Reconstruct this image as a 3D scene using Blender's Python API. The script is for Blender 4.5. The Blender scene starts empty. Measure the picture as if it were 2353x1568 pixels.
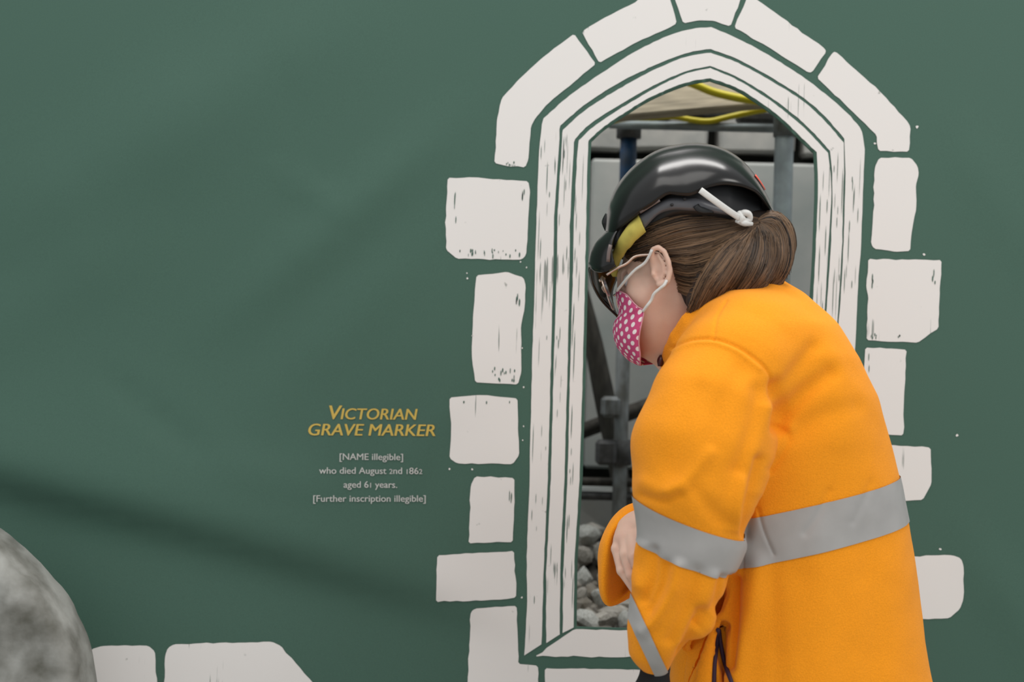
import bpy, bmesh, math, random
import numpy as np
from mathutils import Vector, Matrix, geometry, bvhtree

random.seed(7)
rng = np.random.default_rng(7)
scene = bpy.context.scene
C = scene.collection

# ------------------------------------------------------------------ camera
W, H = 2353.0, 1568.0
LENS = 50.0
F = W * LENS / 36.0
ROLL = math.radians(1.5)
CAM = np.array([0.0, 0.0, 1.24])
cam_d = bpy.data.cameras.new('camera')
cam_d.lens = LENS
cam_d.sensor_width = 36.0
cam_d.clip_start = 0.05
cam_d.dof.use_dof = True
cam_d.dof.focus_distance = 2.2
cam_d.dof.aperture_fstop = 4.0
cam = bpy.data.objects.new('camera', cam_d)
C.objects.link(cam)
CM = Matrix.Translation(Vector(CAM)) @ Matrix.Rotation(math.radians(90), 4, 'X') @ Matrix.Rotation(ROLL, 4, 'Z')
cam.matrix_world = CM
scene.camera = cam

# ------------------------------------------------------------------ light
world = bpy.data.worlds.new('world')
scene.world = world
world.use_nodes = True
bg = world.node_tree.nodes['Background']
bg.inputs[0].default_value = (0.93, 0.97, 1.0, 1)
bg.inputs[1].default_value = 0.74


def area_light(name, loc, target, size, power, col=(1, 1, 1)):
    d = bpy.data.lights.new(name, 'AREA')
    d.shape = 'RECTANGLE'
    d.size, d.size_y = size
    d.energy = power
    d.color = col
    o = bpy.data.objects.new(name, d)
    o.location = loc
    o.rotation_euler = (Vector(target) - Vector(loc)).to_track_quat('-Z', 'Y').to_euler()
    C.objects.link(o)


area_light('roof_light', (-0.6, 0.6, 4.6), (0, 2.2, 1.0), (3.0, 2.0), 66, (1, 0.97, 0.93))
area_light('roof_light_right', (3.0, -0.6, 3.6), (0.5, 2.5, 0.8), (1.4, 1.0), 46, (1, 0.97, 0.93))
area_light('rear_fill', (0.4, 3.0, 4.2), (0.6, 4.0, 1.0), (2.2, 0.8), 75, (1, 0.98, 0.95))  # unseen fill, added to brighten the wall behind the opening

scene.view_settings.view_transform = 'Standard'
scene.view_settings.look = 'None'
scene.view_settings.gamma = 1.0
scene.view_settings.use_curve_mapping = False
scene.view_settings.exposure = -0.05

# ------------------------------------------------------------------ mapping
DP = 2.10        # distance of the person's middle plane
DB = 2.65        # distance of the banner
cr, sr = math.cos(ROLL), math.sin(ROLL)


def V(px, py, d=0.0, base=DP):
    """point that stands at distance base+d in the direction of a photo pixel"""
    D = base + d
    xc = (px - W / 2) / F * D
    yc = -(py - H / 2) / F * D
    return np.array([CAM[0] + xc * cr - yc * sr, CAM[1] + D, CAM[2] + xc * sr + yc * cr])


def Vs(pts, base=DP):
    return np.array([V(*p, base=base) for p in pts])


def to_px(p):
    p = np.asarray(p)
    X = p[..., 0] - CAM[0]
    Z = p[..., 2] - CAM[2]
    D = p[..., 1] - CAM[1]
    xc = X * cr + Z * sr
    yc = -X * sr + Z * cr
    return W / 2 + xc * F / D, H / 2 - yc * F / D


def mpp(d=0.0, base=DP):
    return (base + d) / F      # metres per photo pixel


# ------------------------------------------------------------------ materials
def lin(c):
    return tuple(((v / 255) / 12.92 if v / 255 <= 0.04045 else (((v / 255) + 0.055) / 1.055) ** 2.4) for v in c)


class NT:
    def __init__(self, name):
        self.m = bpy.data.materials.new(name)
        self.m.use_nodes = True
        self.t = self.m.node_tree
        self.b = self.t.nodes['Principled BSDF']

    def n(self, kind, **kw):
        nd = self.t.nodes.new(kind)
        for k, v in kw.items():
            if k in nd.inputs:
                nd.inputs[k].default_value = v
            else:
                setattr(nd, k, v)
        return nd

    def l(self, a, b):
        self.t.links.new(a, b)


def mat(name, col, rough=0.6, var=0.0, vscale=20, bump=0.0, bscale=200, metal=0.0, spec=0.5, col2=None,
        sss=0.0, sheen=0.0, stretch=None, detail=4, coat=0.0, ramp=(0.35, 0.65)):
    t = NT(name)
    b = t.b
    b.inputs['Roughness'].default_value = rough
    b.inputs['Metallic'].default_value = metal
    b.inputs['Specular IOR Level'].default_value = spec
    b.inputs['Sheen Weight'].default_value = sheen
    b.inputs['Coat Weight'].default_value = coat
    b.inputs['Coat Roughness'].default_value = 0.05
    if sss:
        b.inputs['Subsurface Weight'].default_value = sss
        b.inputs['Subsurface Radius'].default_value = (0.012, 0.005, 0.003)
        b.inputs['Subsurface Scale'].default_value = 1.0
    tc = t.n('ShaderNodeTexCoord')
    src = tc.outputs['Object']
    if stretch:
        mp = t.n('ShaderNodeMapping')
        mp.inputs['Scale'].default_value = stretch
        t.l(src, mp.inputs['Vector'])
        src = mp.outputs[0]
    if col2 is None and var:
        col2 = tuple(max(0, c * (1 - var)) for c in col)
    if col2 is not None:
        nz = t.n('ShaderNodeTexNoise', Scale=vscale, Detail=detail)
        t.l(src, nz.inputs['Vector'])
        rp = t.n('ShaderNodeValToRGB')
        rp.color_ramp.elements[0].position, rp.color_ramp.elements[1].position = ramp
        rp.color_ramp.elements[0].color = (*col2, 1)
        rp.color_ramp.elements[1].color = (*col, 1)
        t.l(nz.outputs['Fac'], rp.inputs[0])
        t.l(rp.outputs[0], b.inputs['Base Color'])
    else:
        b.inputs['Base Color'].default_value = (*col, 1)
    if bump:
        nb = t.n('ShaderNodeTexNoise', Scale=bscale, Detail=3)
        t.l(src, nb.inputs['Vector'])
        bm_ = t.n('ShaderNodeBump', Strength=bump, Distance=0.002)
        t.l(nb.outputs['Fac'], bm_.inputs['Height'])
        t.l(bm_.outputs[0], b.inputs['Normal'])
    return t.m


GREEN = (0.062, 0.131, 0.098)
WHITE = (0.80, 0.765, 0.735)
M = {}
M['banner'] = mat('green_canvas', GREEN, 0.62, var=0.10, vscale=500, bump=0.12, bscale=900, spec=0.3, detail=2)
M['black'] = mat('black_gloss', (0.009, 0.0085, 0.008), 0.22, spec=0.38, bump=0.02, bscale=60)
M['black_matt'] = mat('black_matt', (0.008, 0.008, 0.009), 0.5)
M['grey_plastic'] = mat('grey_plastic', (0.10, 0.10, 0.11), 0.4)
M['foam'] = mat('yellow_foam', (0.60, 0.50, 0.10), 0.8, var=0.15, vscale=60)
M['white_cord'] = mat('white_cord', (0.70, 0.69, 0.66), 0.7, bump=0.3, bscale=500)
M['skin'] = mat('skin', (0.74, 0.50, 0.39), 0.5, sss=0.2, col2=(0.70, 0.44, 0.34), vscale=35, bump=0.08, bscale=350)
M['orange'] = mat('orange_fleece', (1.0, 0.345, 0.015), 0.9, var=0.10, vscale=520, bump=0.5, bscale=620, spec=0.1,
                  sheen=0.08, detail=3)
M['band'] = mat('reflective_grey', (0.40, 0.385, 0.37), 0.55, var=0.07, vscale=30, bump=0.05, bscale=700, spec=0.3)
M['seam'] = mat('seam_thread', (0.75, 0.20, 0.005), 0.9)
M['purple'] = mat('purple_slit_shade', (0.035, 0.015, 0.04), 0.7)  # dark tone standing in for shadow in the coat's slit
M['red_zip'] = mat('maroon_plastic', (0.05, 0.008, 0.01), 0.4)
M['trousers'] = mat('black_cloth', (0.006, 0.006, 0.007), 0.9, bump=0.2, bscale=400)
M['boot'] = mat('boot_leather', (0.03, 0.02, 0.015), 0.6, bump=0.2)
M['gold'] = mat('gold_wire', (0.62, 0.48, 0.40), 0.3, metal=0.8)
M['sticker'] = mat('orange_sticker', (0.85, 0.06, 0.02), 0.4)
M['eye'] = mat('eye_white', (0.8, 0.78, 0.75), 0.2)
M['galv'] = mat('galvanised_steel', (0.32, 0.37, 0.38), 0.55, col2=(0.23, 0.26, 0.27), vscale=25, metal=0.25, bump=0.1)
M['galv_dark'] = mat('worn_galvanised_steel', (0.24, 0.26, 0.265), 0.6, col2=(0.10, 0.10, 0.09), vscale=35, metal=0.2, bump=0.2,
                     stretch=(1, 1, 0.5))
M['blue'] = mat('blue_paint', (0.015, 0.075, 0.19), 0.5, col2=(0.02, 0.035, 0.06), vscale=30, bump=0.1)
M['coupler'] = mat('coupler_steel', (0.10, 0.10, 0.10), 0.6, var=0.4, vscale=60, metal=0.3)
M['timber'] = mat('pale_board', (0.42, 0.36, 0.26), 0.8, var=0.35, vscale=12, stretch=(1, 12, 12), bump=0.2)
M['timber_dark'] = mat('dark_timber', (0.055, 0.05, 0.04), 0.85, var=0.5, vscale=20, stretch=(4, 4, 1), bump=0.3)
M['yellow'] = mat('yellow_hose', (0.62, 0.52, 0.01), 0.4)
M['block'] = mat('grey_stone_block', (0.40, 0.385, 0.355), 0.9, col2=(0.27, 0.275, 0.26), vscale=9, bump=0.35, bscale=60)
M['slab'] = mat('grey_slab_face', (0.385, 0.385, 0.365), 0.9, col2=(0.27, 0.30, 0.285), vscale=5, bump=0.2, bscale=50)
M['mortar'] = mat('dark_joint', (0.018, 0.02, 0.016), 1.0, var=0.4, vscale=25)
M['rubble'] = mat('rubble_stone', (0.42, 0.40, 0.36), 0.95, col2=(0.14, 0.125, 0.10), vscale=14, bump=0.6, bscale=50)
M['rubble2'] = mat('pale_rubble_stone', (0.56, 0.57, 0.54), 0.95, col2=(0.30, 0.30, 0.27), vscale=14, bump=0.6, bscale=50)
M['earth'] = mat('dark_earth', (0.055, 0.05, 0.04), 1.0, var=0.6, vscale=18, bump=0.6, bscale=40)
M['grave'] = mat('weathered_grey_stone', (0.36, 0.36, 0.335), 0.95, col2=(0.09, 0.088, 0.07), vscale=13, bump=0.7, bscale=45,
                 ramp=(0.3, 0.62))
M['floor'] = mat('hall_floor', (0.46, 0.45, 0.42), 0.8, var=0.2, vscale=3)
M['yellow_text'] = mat('yellow_print', (0.60, 0.42, 0.09), 0.6, spec=0.3)
M['white_text'] = mat('white_print', (0.55, 0.55, 0.52), 0.6, spec=0.3)


def print_white():
    t = NT('white_brush_print')
    b = t.b
    b.inputs['Roughness'].default_value = 0.62
    b.inputs['Specular IOR Level'].default_value = 0.3
    tc = t.n('ShaderNodeTexCoord')
    mp = t.n('ShaderNodeMapping')
    mp.inputs['Scale'].default_value = (230, 1, 3.0)
    mp.inputs['Rotation'].default_value = (0, 0, 0)
    t.l(tc.outputs['Object'], mp.inputs['Vector'])
    n1 = t.n('ShaderNodeTexNoise', Scale=1.0, Detail=2)
    t.l(mp.outputs[0], n1.inputs['Vector'])
    n2 = t.n('ShaderNodeTexNoise', Scale=9.0, Detail=2)
    t.l(tc.outputs['Object'], n2.inputs['Vector'])
    mu = t.n('ShaderNodeMath', operation='MULTIPLY')
    t.l(n1.outputs['Fac'], mu.inputs[0])
    t.l(n2.outputs['Fac'], mu.inputs[1])
    rp = t.n('ShaderNodeValToRGB')
    e = rp.color_ramp.elements
    e[0].position, e[1].position = 0.41, 0.44
    e[0].color = (*WHITE, 1)
    e[1].color = (0.27, 0.29, 0.265, 1)
    t.l(mu.outputs[0], rp.inputs[0])
    n3 = t.n('ShaderNodeTexNoise', Scale=45.0, Detail=3)
    t.l(tc.outputs['Object'], n3.inputs['Vector'])
    rp2 = t.n('ShaderNodeValToRGB')
    rp2.color_ramp.elements[0].position, rp2.color_ramp.elements[1].position = 0.72, 0.78
    rp2.color_ramp.elements[0].color = (1, 1, 1, 1)
    rp2.color_ramp.elements[1].color = (0.5, 0.52, 0.5, 1)
    t.l(n3.outputs['Fac'], rp2.inputs[0])
    mx = t.n('ShaderNodeMix', data_type='RGBA', blend_type='MULTIPLY')
    mx.inputs[0].default_value = 1.0
    t.l(rp.outputs[0], mx.inputs[6])
    t.l(rp2.outputs[0], mx.inputs[7])
    t.l(mx.outputs[2], b.inputs['Base Color'])
    return t.m


M['print'] = print_white()


def polka():
    t = NT('pink_polka_dot_cotton')
    b = t.b
    b.inputs['Roughness'].default_value = 0.85
    b.inputs['Specular IOR Level'].default_value = 0.15
    uv = t.n('ShaderNodeUVMap')
    sx = t.n('ShaderNodeSeparateXYZ')
    t.l(uv.outputs[0], sx.inputs[0])
    sp = 0.0128

    def m(op, a, bb=None):
        nd = t.n('ShaderNodeMath', operation=op)
        for i, v in enumerate((a, bb)):
            if v is None:
                continue
            if isinstance(v, (int, float)):
                nd.inputs[i].default_value = v
            else:
                t.l(v, nd.inputs[i])
        return nd.outputs[0]
    u0 = m('DIVIDE', sx.outputs[0], sp)
    v0 = m('DIVIDE', sx.outputs[1], sp)
    u = m('ADD', m('MULTIPLY', u0, 0.966), m('MULTIPLY', v0, 0.259))
    v = m('SUBTRACT', m('MULTIPLY', v0, 0.966), m('MULTIPLY', u0, 0.259))
    fu = m('SUBTRACT', m('FRACT', u), 0.5)
    fv = m('SUBTRACT', m('FRACT', v), 0.5)
    d = m('SQRT', m('ADD', m('MULTIPLY', fu, fu), m('MULTIPLY', fv, fv)))
    rp = t.n('ShaderNodeValToRGB')
    e = rp.color_ramp.elements
    e[0].position, e[1].position = 0.26, 0.31
    e[0].color = (0.82, 0.74, 0.72, 1)
    e[1].color = (0.54, 0.075, 0.19, 1)
    t.l(d, rp.inputs[0])
    t.l(rp.outputs[0], b.inputs['Base Color'])
    return t.m


M['polka'] = polka()


def hair_mat(name, mult):
    t = NT(name)
    b = t.b
    b.inputs['Roughness'].default_value = 0.42
    b.inputs['Specular IOR Level'].default_value = 0.35
    at = t.n('ShaderNodeAttribute', attribute_name='tint')
    rp = t.n('ShaderNodeValToRGB')
    e = rp.color_ramp.elements
    e[0].color = (0.011 * mult, 0.006 * mult, 0.0035 * mult, 1)
    e[1].color = (0.27 * mult, 0.158 * mult, 0.085 * mult, 1)
    t.l(at.outputs['Fac'], rp.inputs[0])
    t.l(rp.outputs[0], b.inputs['Base Color'])
    return t.m


M['hair'] = hair_mat('brown_hair', 1.0)
M['hair_under'] = mat('brown_hair_mass', (0.016, 0.009, 0.006), 0.6)


def lens_mat():
    t = NT('smoked_lens')
    b = t.b
    b.inputs['Base Color'].default_value = (0.22, 0.22, 0.30, 1)
    b.inputs['Roughness'].default_value = 0.03
    b.inputs['Transmission Weight'].default_value = 0.85
    b.inputs['IOR'].default_value = 1.2
    return t.m


M['lens'] = lens_mat()


# ------------------------------------------------------------------ object helpers
def tag(o, label=None, cat=None, group=None, kind=None):
    if label: o['label'] = label
    if cat: o['category'] = cat
    if group: o['group'] = group
    if kind: o['kind'] = kind
    return o


def link(name, me, m=None, parent=None, smooth=True):
    o = bpy.data.objects.new(name, me)
    C.objects.link(o)
    if m is not None:
        me.materials.clear()
        me.materials.append(M[m] if isinstance(m, str) else m)
    if smooth:
        me.shade_smooth()
    if parent is not None:
        o.parent = parent
        o.matrix_parent_inverse = parent.matrix_world.inverted()
    return o


def mesh(name, v, f):
    me = bpy.data.meshes.new(name)
    me.from_pydata([tuple(map(float, p)) for p in v], [], [tuple(map(int, q)) for q in f])
    me.update()
    return me


def mesh_np(name, v, quads):
    me = bpy.data.meshes.new(name)
    n, k = quads.shape
    me.vertices.add(len(v))
    me.vertices.foreach_set('co', np.asarray(v, dtype=np.float32).ravel())
    me.loops.add(n * k)
    me.loops.foreach_set('vertex_index', quads.astype(np.int32).ravel())
    me.polygons.add(n)
    me.polygons.foreach_set('loop_start', np.arange(0, n * k, k, dtype=np.int32))
    me.update(calc_edges=True)
    me.validate()
    return me


def bm_mesh(name, bm):
    me = bpy.data.meshes.new(name)
    bmesh.ops.recalc_face_normals(bm, faces=bm.faces)
    bm.to_mesh(me)
    bm.free()
    return me


def empty(name, loc=(0, 0, 0), parent=None):
    o = bpy.data.objects.new(name, None)
    o.empty_display_size = 0.05
    C.objects.link(o)
    o.location = loc
    bpy.context.view_layer.update()
    if parent is not None:
        o.parent = parent
        o.matrix_parent_inverse = parent.matrix_world.inverted()
    return o


def spline(pts, n):
    """Catmull-Rom through pts, resampled to n points by arc length"""
    p = np.asarray(pts, float)
    if len(p) == 2:
        return p[0] + (p[1] - p[0]) * np.linspace(0, 1, n)[:, None]
    q = np.vstack([2 * p[0] - p[1], p, 2 * p[-1] - p[-2]])
    out = []
    t = np.linspace(0, 1, 24, endpoint=False)[:, None]
    for i in range(1, len(q) - 2):
        a, b, c, d = q[i - 1], q[i], q[i + 1], q[i + 2]
        out.append(0.5 * (2 * b + (c - a) * t + (2 * a - 5 * b + 4 * c - d) * t ** 2 + (3 * b - a - 3 * c + d) * t ** 3))
    out.append(p[-1:])
    o = np.vstack(out)
    s = np.concatenate([[0], np.cumsum(np.linalg.norm(np.diff(o, axis=0), axis=1))])
    u = np.linspace(0, s[-1], n)
    return np.stack([np.interp(u, s, o[:, k]) for k in range(o.shape[1])], 1)


def resample(pts, n):
    p = np.asarray(pts, float)
    s = np.concatenate([[0], np.cumsum(np.linalg.norm(np.diff(p, axis=0), axis=1))])
    u = np.linspace(0, s[-1], n)
    return np.stack([np.interp(u, s, p[:, k]) for k in range(p.shape[1])], 1)


def tube_bm(bm, pts, rad, seg=8, flat=None):
    """sweep a ring along pts; flat=(vector, ratio) squeezes the ring along a direction"""
    p = np.asarray(pts, float)
    n = len(p)
    r = np.full(n, rad) if np.isscalar(rad) else np.interp(np.linspace(0, 1, n), np.linspace(0, 1, len(rad)), rad)
    tg = np.gradient(p, axis=0)
    tg /= np.linalg.norm(tg, axis=1)[:, None] + 1e-12
    ref = np.array([0.0, 1, 0]) if flat is None else np.asarray(flat[0], float)
    rings = []
    for i in range(n):
        a = ref - tg[i] * np.dot(ref, tg[i])
        if np.linalg.norm(a) < 1e-3:
            a = np.cross(tg[i], [1, 0, 0.3])
        a /= np.linalg.norm(a)
        b = np.cross(tg[i], a)
        k = 1.0 if flat is None else flat[1]
        ring = [bm.verts.new(p[i] + r[i] * (k * math.cos(w) * a + math.sin(w) * b))
                for w in np.linspace(0, 2 * math.pi, seg, endpoint=False)]
        rings.append(ring)
    for i in range(n - 1):
        for j in range(seg):
            bm.faces.new((rings[i][j], rings[i][(j + 1) % seg], rings[i + 1][(j + 1) % seg], rings[i + 1][j]))
    bm.faces.new(rings[0][::-1])
    bm.faces.new(rings[-1])


def tube(name, pts, rad, m, parent=None, seg=8, flat=None):
    bm = bmesh.new()
    tube_bm(bm, pts, rad, seg, flat)
    return link(name, bm_mesh(name, bm), m, parent)


def box_me(name, size, bev=0.004, jitter=0.0):
    bm = bmesh.new()
    bmesh.ops.create_cube(bm, size=1)
    for v in bm.verts:
        v.co = Vector((v.co.x * size[0], v.co.y * size[1], v.co.z * size[2]))
        v.co += Vector(rng.normal(0, 1, 3)) * jitter
    if bev:
        bmesh.ops.bevel(bm, geom=bm.edges[:], offset=bev, segments=1, affect='EDGES')
    return bm_mesh(name, bm)


# ------------------------------------------------------------------ setting: floor
me = mesh('floor', [(-6, -3, 0), (6, -3, 0), (6, 7, 0), (-6, 7, 0)], [(0, 1, 2, 3)])
tag(link('floor', me, 'floor', smooth=False), kind='structure')

# ------------------------------------------------------------------ the banner


def fold_height(px, py):
    """how far the hanging canvas stands forward (m, towards the camera) of its plane"""
    px = np.asarray(px, float)
    py = np.asarray(py, float)
    # the big sag fold that runs down to the right
    line = np.interp(px, [-900, 0, 400, 700, 1050, 1250, 1500], [960, 1105, 1205, 1290, 1400, 1470, 1560])
    s = (py - line) / 46.0
    amp = np.interp(px, [-900, 0, 700, 950, 1120, 1250], [0.052, 0.052, 0.046, 0.030, 0.008, 0.0])
    up = np.clip((py - line + 520) / 520.0, 0, 1) ** 2.0
    h = amp * up * (0.5 - 0.5 * np.tanh(s))
    dn = np.exp(-((py - line - 230) / 150.0) ** 2)
    h = h + amp * 0.10 * dn + amp * 1.0 * np.clip((py - line - 40) / 520.0, 0, 1.6)
    keep = np.clip((1130 - px) / 250.0, 0, 1)

    def ridge(x0, y0, x1, y1, w, a):
        dx, dy = x1 - x0, y1 - y0
        L2 = dx * dx + dy * dy
        t = ((px - x0) * dx + (py - y0) * dy) / L2
        tc = np.clip(t, 0, 1)
        dist = np.hypot(px - x0 - tc * dx, py - y0 - tc * dy)
        side = ((px - x0) * dy - (py - y0) * dx) / math.sqrt(L2)
        e = np.clip(np.minimum(t + 0.25, 1.25 - t) / 0.5, 0, 1)
        return a * np.exp(-(side / w) ** 2) * e * (dist < 4 * w + 400)
    h = h + 1.8 * keep * (ridge(560, 700, 1120, 230, 60, 0.006) + ridge(0, 520, 520, 260, 120, 0.006)
                    + ridge(640, 900, 980, 560, 70, 0.003) + ridge(640, 400, 780, 480, 24, 0.0022)
                    + ridge(250, 870, 480, 1050, 22, -0.0022) + ridge(480, 1060, 780, 1130, 40, 0.002)
                    + ridge(900, 1120, 1060, 900, 40, 0.0025) + ridge(-100, 800, 300, 560, 90, 0.004)
                    + ridge(300, 300, 800, 60, 110, 0.004) + ridge(950, 1040, 880, 1120, 14, -0.0012))
    kr = np.clip((px - 2120) / 120.0, 0, 1)
    h = h + kr * (ridge(2230, 1250, 2500, 1650, 60, 0.006) + ridge(2180, 300, 2420, 640, 70, 0.004))
    return h


def on_banner(px, py, off=0.0):
    px = np.asarray(px, float)
    py = np.asarray(py, float)
    h = fold_height(px, py)
    D = DB
    xc = (px - W / 2) / F * D
    yc = -(py - H / 2) / F * D
    return np.stack([CAM[0] + xc * cr - yc * sr, CAM[1] + D - h - off, CAM[2] + xc * sr + yc * cr], -1)


def inside(poly, x, y):
    poly = np.asarray(poly)
    c = np.zeros(np.shape(x), bool)
    n = len(poly)
    for i in range(n):
        x0, y0 = poly[i]
        x1, y1 = poly[(i + 1) % n]
        hit = ((y0 > y) != (y1 > y)) & (x < (x1 - x0) * (y - y0) / (y1 - y0 + 1e-9) + x0)
        c ^= hit
    return c


def banner_patch(name, outer, hole=None, step=26, off=0.0):
    """triangulate a flat print outline and lay it on the canvas"""
    outer = np.asarray(outer, float)
    loops = [outer] + ([np.asarray(hole, float)] if hole is not None else [])
    vs, es = [], []
    for lp in loops:
        b = len(vs)
        vs += [tuple(p) for p in lp]
        es += [(b + i, b + (i + 1) % len(lp)) for i in range(len(lp))]
    x0, y0 = outer.min(0)
    x1, y1 = outer.max(0)
    gx, gy = np.meshgrid(np.arange(x0 + step / 2, x1, step), np.arange(y0 + step / 2, y1, step))
    gx = gx.ravel() + rng.uniform(-3, 3, gx.size)
    gy = gy.ravel() + rng.uniform(-3, 3, gy.size)
    k = inside(outer, gx, gy)
    if hole is not None:
        k &= ~inside(hole, gx, gy)
    vs += list(zip(gx[k], gy[k]))
    r = geometry.delaunay_2d_cdt([Vector(p) for p in vs], es, [], 0, 1e-4)
    p = np.array([(a.x, a.y) for a in r[0]])
    tri = np.array([t for t in r[2] if len(t) == 3])
    c = p[tri].mean(1)
    k = inside(outer, c[:, 0], c[:, 1])
    if hole is not None:
        k &= ~inside(hole, c[:, 0], c[:, 1])
    tri = tri[k]
    q = on_banner(p[:, 0], p[:, 1], off)
    a = np.cross(q[tri[:, 1]] - q[tri[:, 0]], q[tri[:, 2]] - q[tri[:, 0]])
    flip = a[:, 1] > 0
    tri[flip] = tri[flip][:, ::-1]
    return mesh_np(name, q, tri)


def wobble(poly, amp=1.2, step=14, closed=True):
    """hand-cut edge: resample and jitter"""
    p = np.asarray(poly, float)
    if closed and amp:
        q = []
        for i in range(len(p)):
            a, b, c = p[i - 1], p[i], p[(i + 1) % len(p)]
            for e in (a, c):
                L = np.linalg.norm(e - b)
                q.append(b + (e - b) / (L + 1e-9) * min(4.0, L * 0.3))
        p = np.array(q)
    if closed:
        p = np.vstack([p, p[:1]])
    out = []
    for a, b in zip(p[:-1], p[1:]):
        L = np.linalg.norm(b - a)
        n = max(1, int(L / step))
        for i in range(n):
            q = a + (b - a) * i / n
            if i:
                q = q + rng.normal(0, amp, 2)
            out.append(q)
    return np.array(out)


# stripe boundaries, left leg bottom -> apex -> right leg bottom
LEG_L = {
    'Ao': [(1205, 1507), (1212, 1384), (1210, 1287), (1217, 1097), (1222, 855), (1230, 600), (1233, 497), (1239, 344), (1245, 285)],
    'Ai': [(1244, 1481), (1249, 1319), (1259, 1097), (1265, 855), (1272, 597), (1273, 497), (1283, 363), (1286, 298)],
    'Bo': [(1255, 1478), (1255, 1319), (1266, 1097), (1272, 855), (1280, 597), (1281, 497), (1289, 363), (1292, 306)],
    'Bi': [(1286, 1458), (1288, 1287), (1297, 1097), (1304, 855), (1309, 597), (1310, 497), (1317, 363), (1319, 328)],
    'Co': [(1293, 1455), (1294, 1319), (1304, 1097), (1310, 855), (1317, 597), (1319, 497), (1326, 363), (1329, 330)],
    'Ci': [(1318, 1442), (1320, 1287), (1332, 1097), (1339, 855), (1345, 597), (1347, 497), (1350, 363), (1352, 328)],
}
ARC = {
    'Ao': [(1249, 272), (1306, 222), (1383, 168), (1459, 119), (1536, 82), (1593, 66), (1634, 63), (1691, 87), (1768, 128), (1857, 186), (1921, 237), (1972, 288), (1983, 314)],
    'Ai': [(1287, 289), (1344, 241), (1421, 191), (1498, 153), (1566, 126), (1612, 115), (1633, 113), (1691, 135), (1768, 176), (1844, 224), (1895, 268), (1940, 319)],
    'Bo': [(1293, 299), (1344, 254), (1421, 205), (1498, 163), (1566, 134), (1610, 124), (1633, 122), (1691, 143), (1768, 184), (1844, 232), (1895, 278), (1938, 328)],
    'Bi': [(1321, 320), (1356, 285), (1421, 243), (1498, 199), (1574, 165), (1632, 152), (1691, 176), (1768, 222), (1844, 281), (1907, 347)],
    'Co': [(1330, 323), (1364, 291), (1421, 253), (1498, 207), (1574, 170), (1632, 157), (1691, 182), (1768, 230), (1844, 291), (1902, 352)],
    'Ci': [(1353, 323), (1383, 295), (1440, 256), (1498, 222), (1574, 191), (1632, 180), (1691, 201), (1742, 232), (1793, 270), (1844, 319), (1876, 350)],
}
LEG_R = {
    'Ao': [(1987, 344), (1985, 377), (1978, 568), (1972, 644), (1964, 809), (1950, 1100), (1940, 1530)],
    'Ai': [(1943, 398), (1938, 568), (1932, 683), (1924, 767), (1910, 1100), (1902, 1500)],
    'Bo': [(1939, 398), (1934, 568), (1930, 644), (1922, 759), (1902, 1100), (1893, 1497)],
    'Bi': [(1912, 398), (1913, 453), (1909, 568), (1901, 683), (1897, 729), (1875, 1100), (1862, 1480)],
    'Co': [(1908, 398), (1910, 453), (1903, 568), (1898, 664), (1893, 725), (1868, 1100), (1855, 1477)],
    'Ci': [(1879, 398), (1879, 453), (1876, 530), (1873, 606), (1867, 698), (1843, 1100), (1830, 1462)],
}
apex = {'Ao': 6, 'Ai': 6, 'Bo': 6, 'Bi': 5, 'Co': 5, 'Ci': 5}


def boundary(k):
    a = np.array(ARC[k], float)
    i = apex[k]
    left = spline(a[:i + 1], 40)
    right = spline(a[i:], 40)
    return np.vstack([resample(LEG_L[k], 60), left, right[1:], resample(LEG_R[k], 50)])


BD = {k: boundary(k) for k in ARC}
# the opening: the innermost stripe with a narrow green lip
ci = BD['Ci']
cen = np.array([1610.0, 800.0])
hole = []
for i, p in enumerate(ci):
    t = ci[min(i + 1, len(ci) - 1)] - ci[max(i - 1, 0)]
    t = t / (np.linalg.norm(t) + 1e-9)
    nrm = np.array([-t[1], t[0]])
    if np.dot(nrm, cen - p) < 0:
        nrm = -nrm
    hole.append(p + nrm * 7.0)
hole[0] = (hole[0][0], 1441)
hole[-1] = (hole[-1][0], 1456)
hole = np.array(hole)

bo = [(-1100, -700), (3300, -700), (3300, 2120), (-1100, 2120)]
bo = [(x, y) for (x, y) in bo]
bo_d = wobble(bo, 0.0, 40)
me = banner_patch('canvas_banner', bo_d, hole, step=30)
banner = link('canvas_banner', me, 'banner')
tag(banner, 'dark green printed canvas hoarding with a pointed arch window cut through it', 'banner')
so = banner.modifiers.new('thickness', 'SOLIDIFY')
so.thickness = 0.004
so.offset = -1


def printed(name, poly, m='print', amp=1.2, step=26, off=0.0012, label=None):
    me = banner_patch(name, wobble(poly, amp), None, step, off)
    o = link(name, me, m, banner)
    if label:
        o['label'] = label
    return o


for a, b in (('Ao', 'Ai'), ('Bo', 'Bi'), ('Co', 'Ci')):
    A = BD[a] + rng.normal(0, 0.35, BD[a].shape)
    B = BD[b] + rng.normal(0, 0.35, BD[b].shape)
    me = banner_patch('printed_moulding', np.vstack([A, B[::-1]]), None, 14, 0.0012)
    link('printed_moulding', me, 'print', banner)
printed('printed_sill', [(1229, 1509), (1320, 1446), (1420, 1449), (1832, 1466), (1930, 1528), (1480, 1512)])

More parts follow.
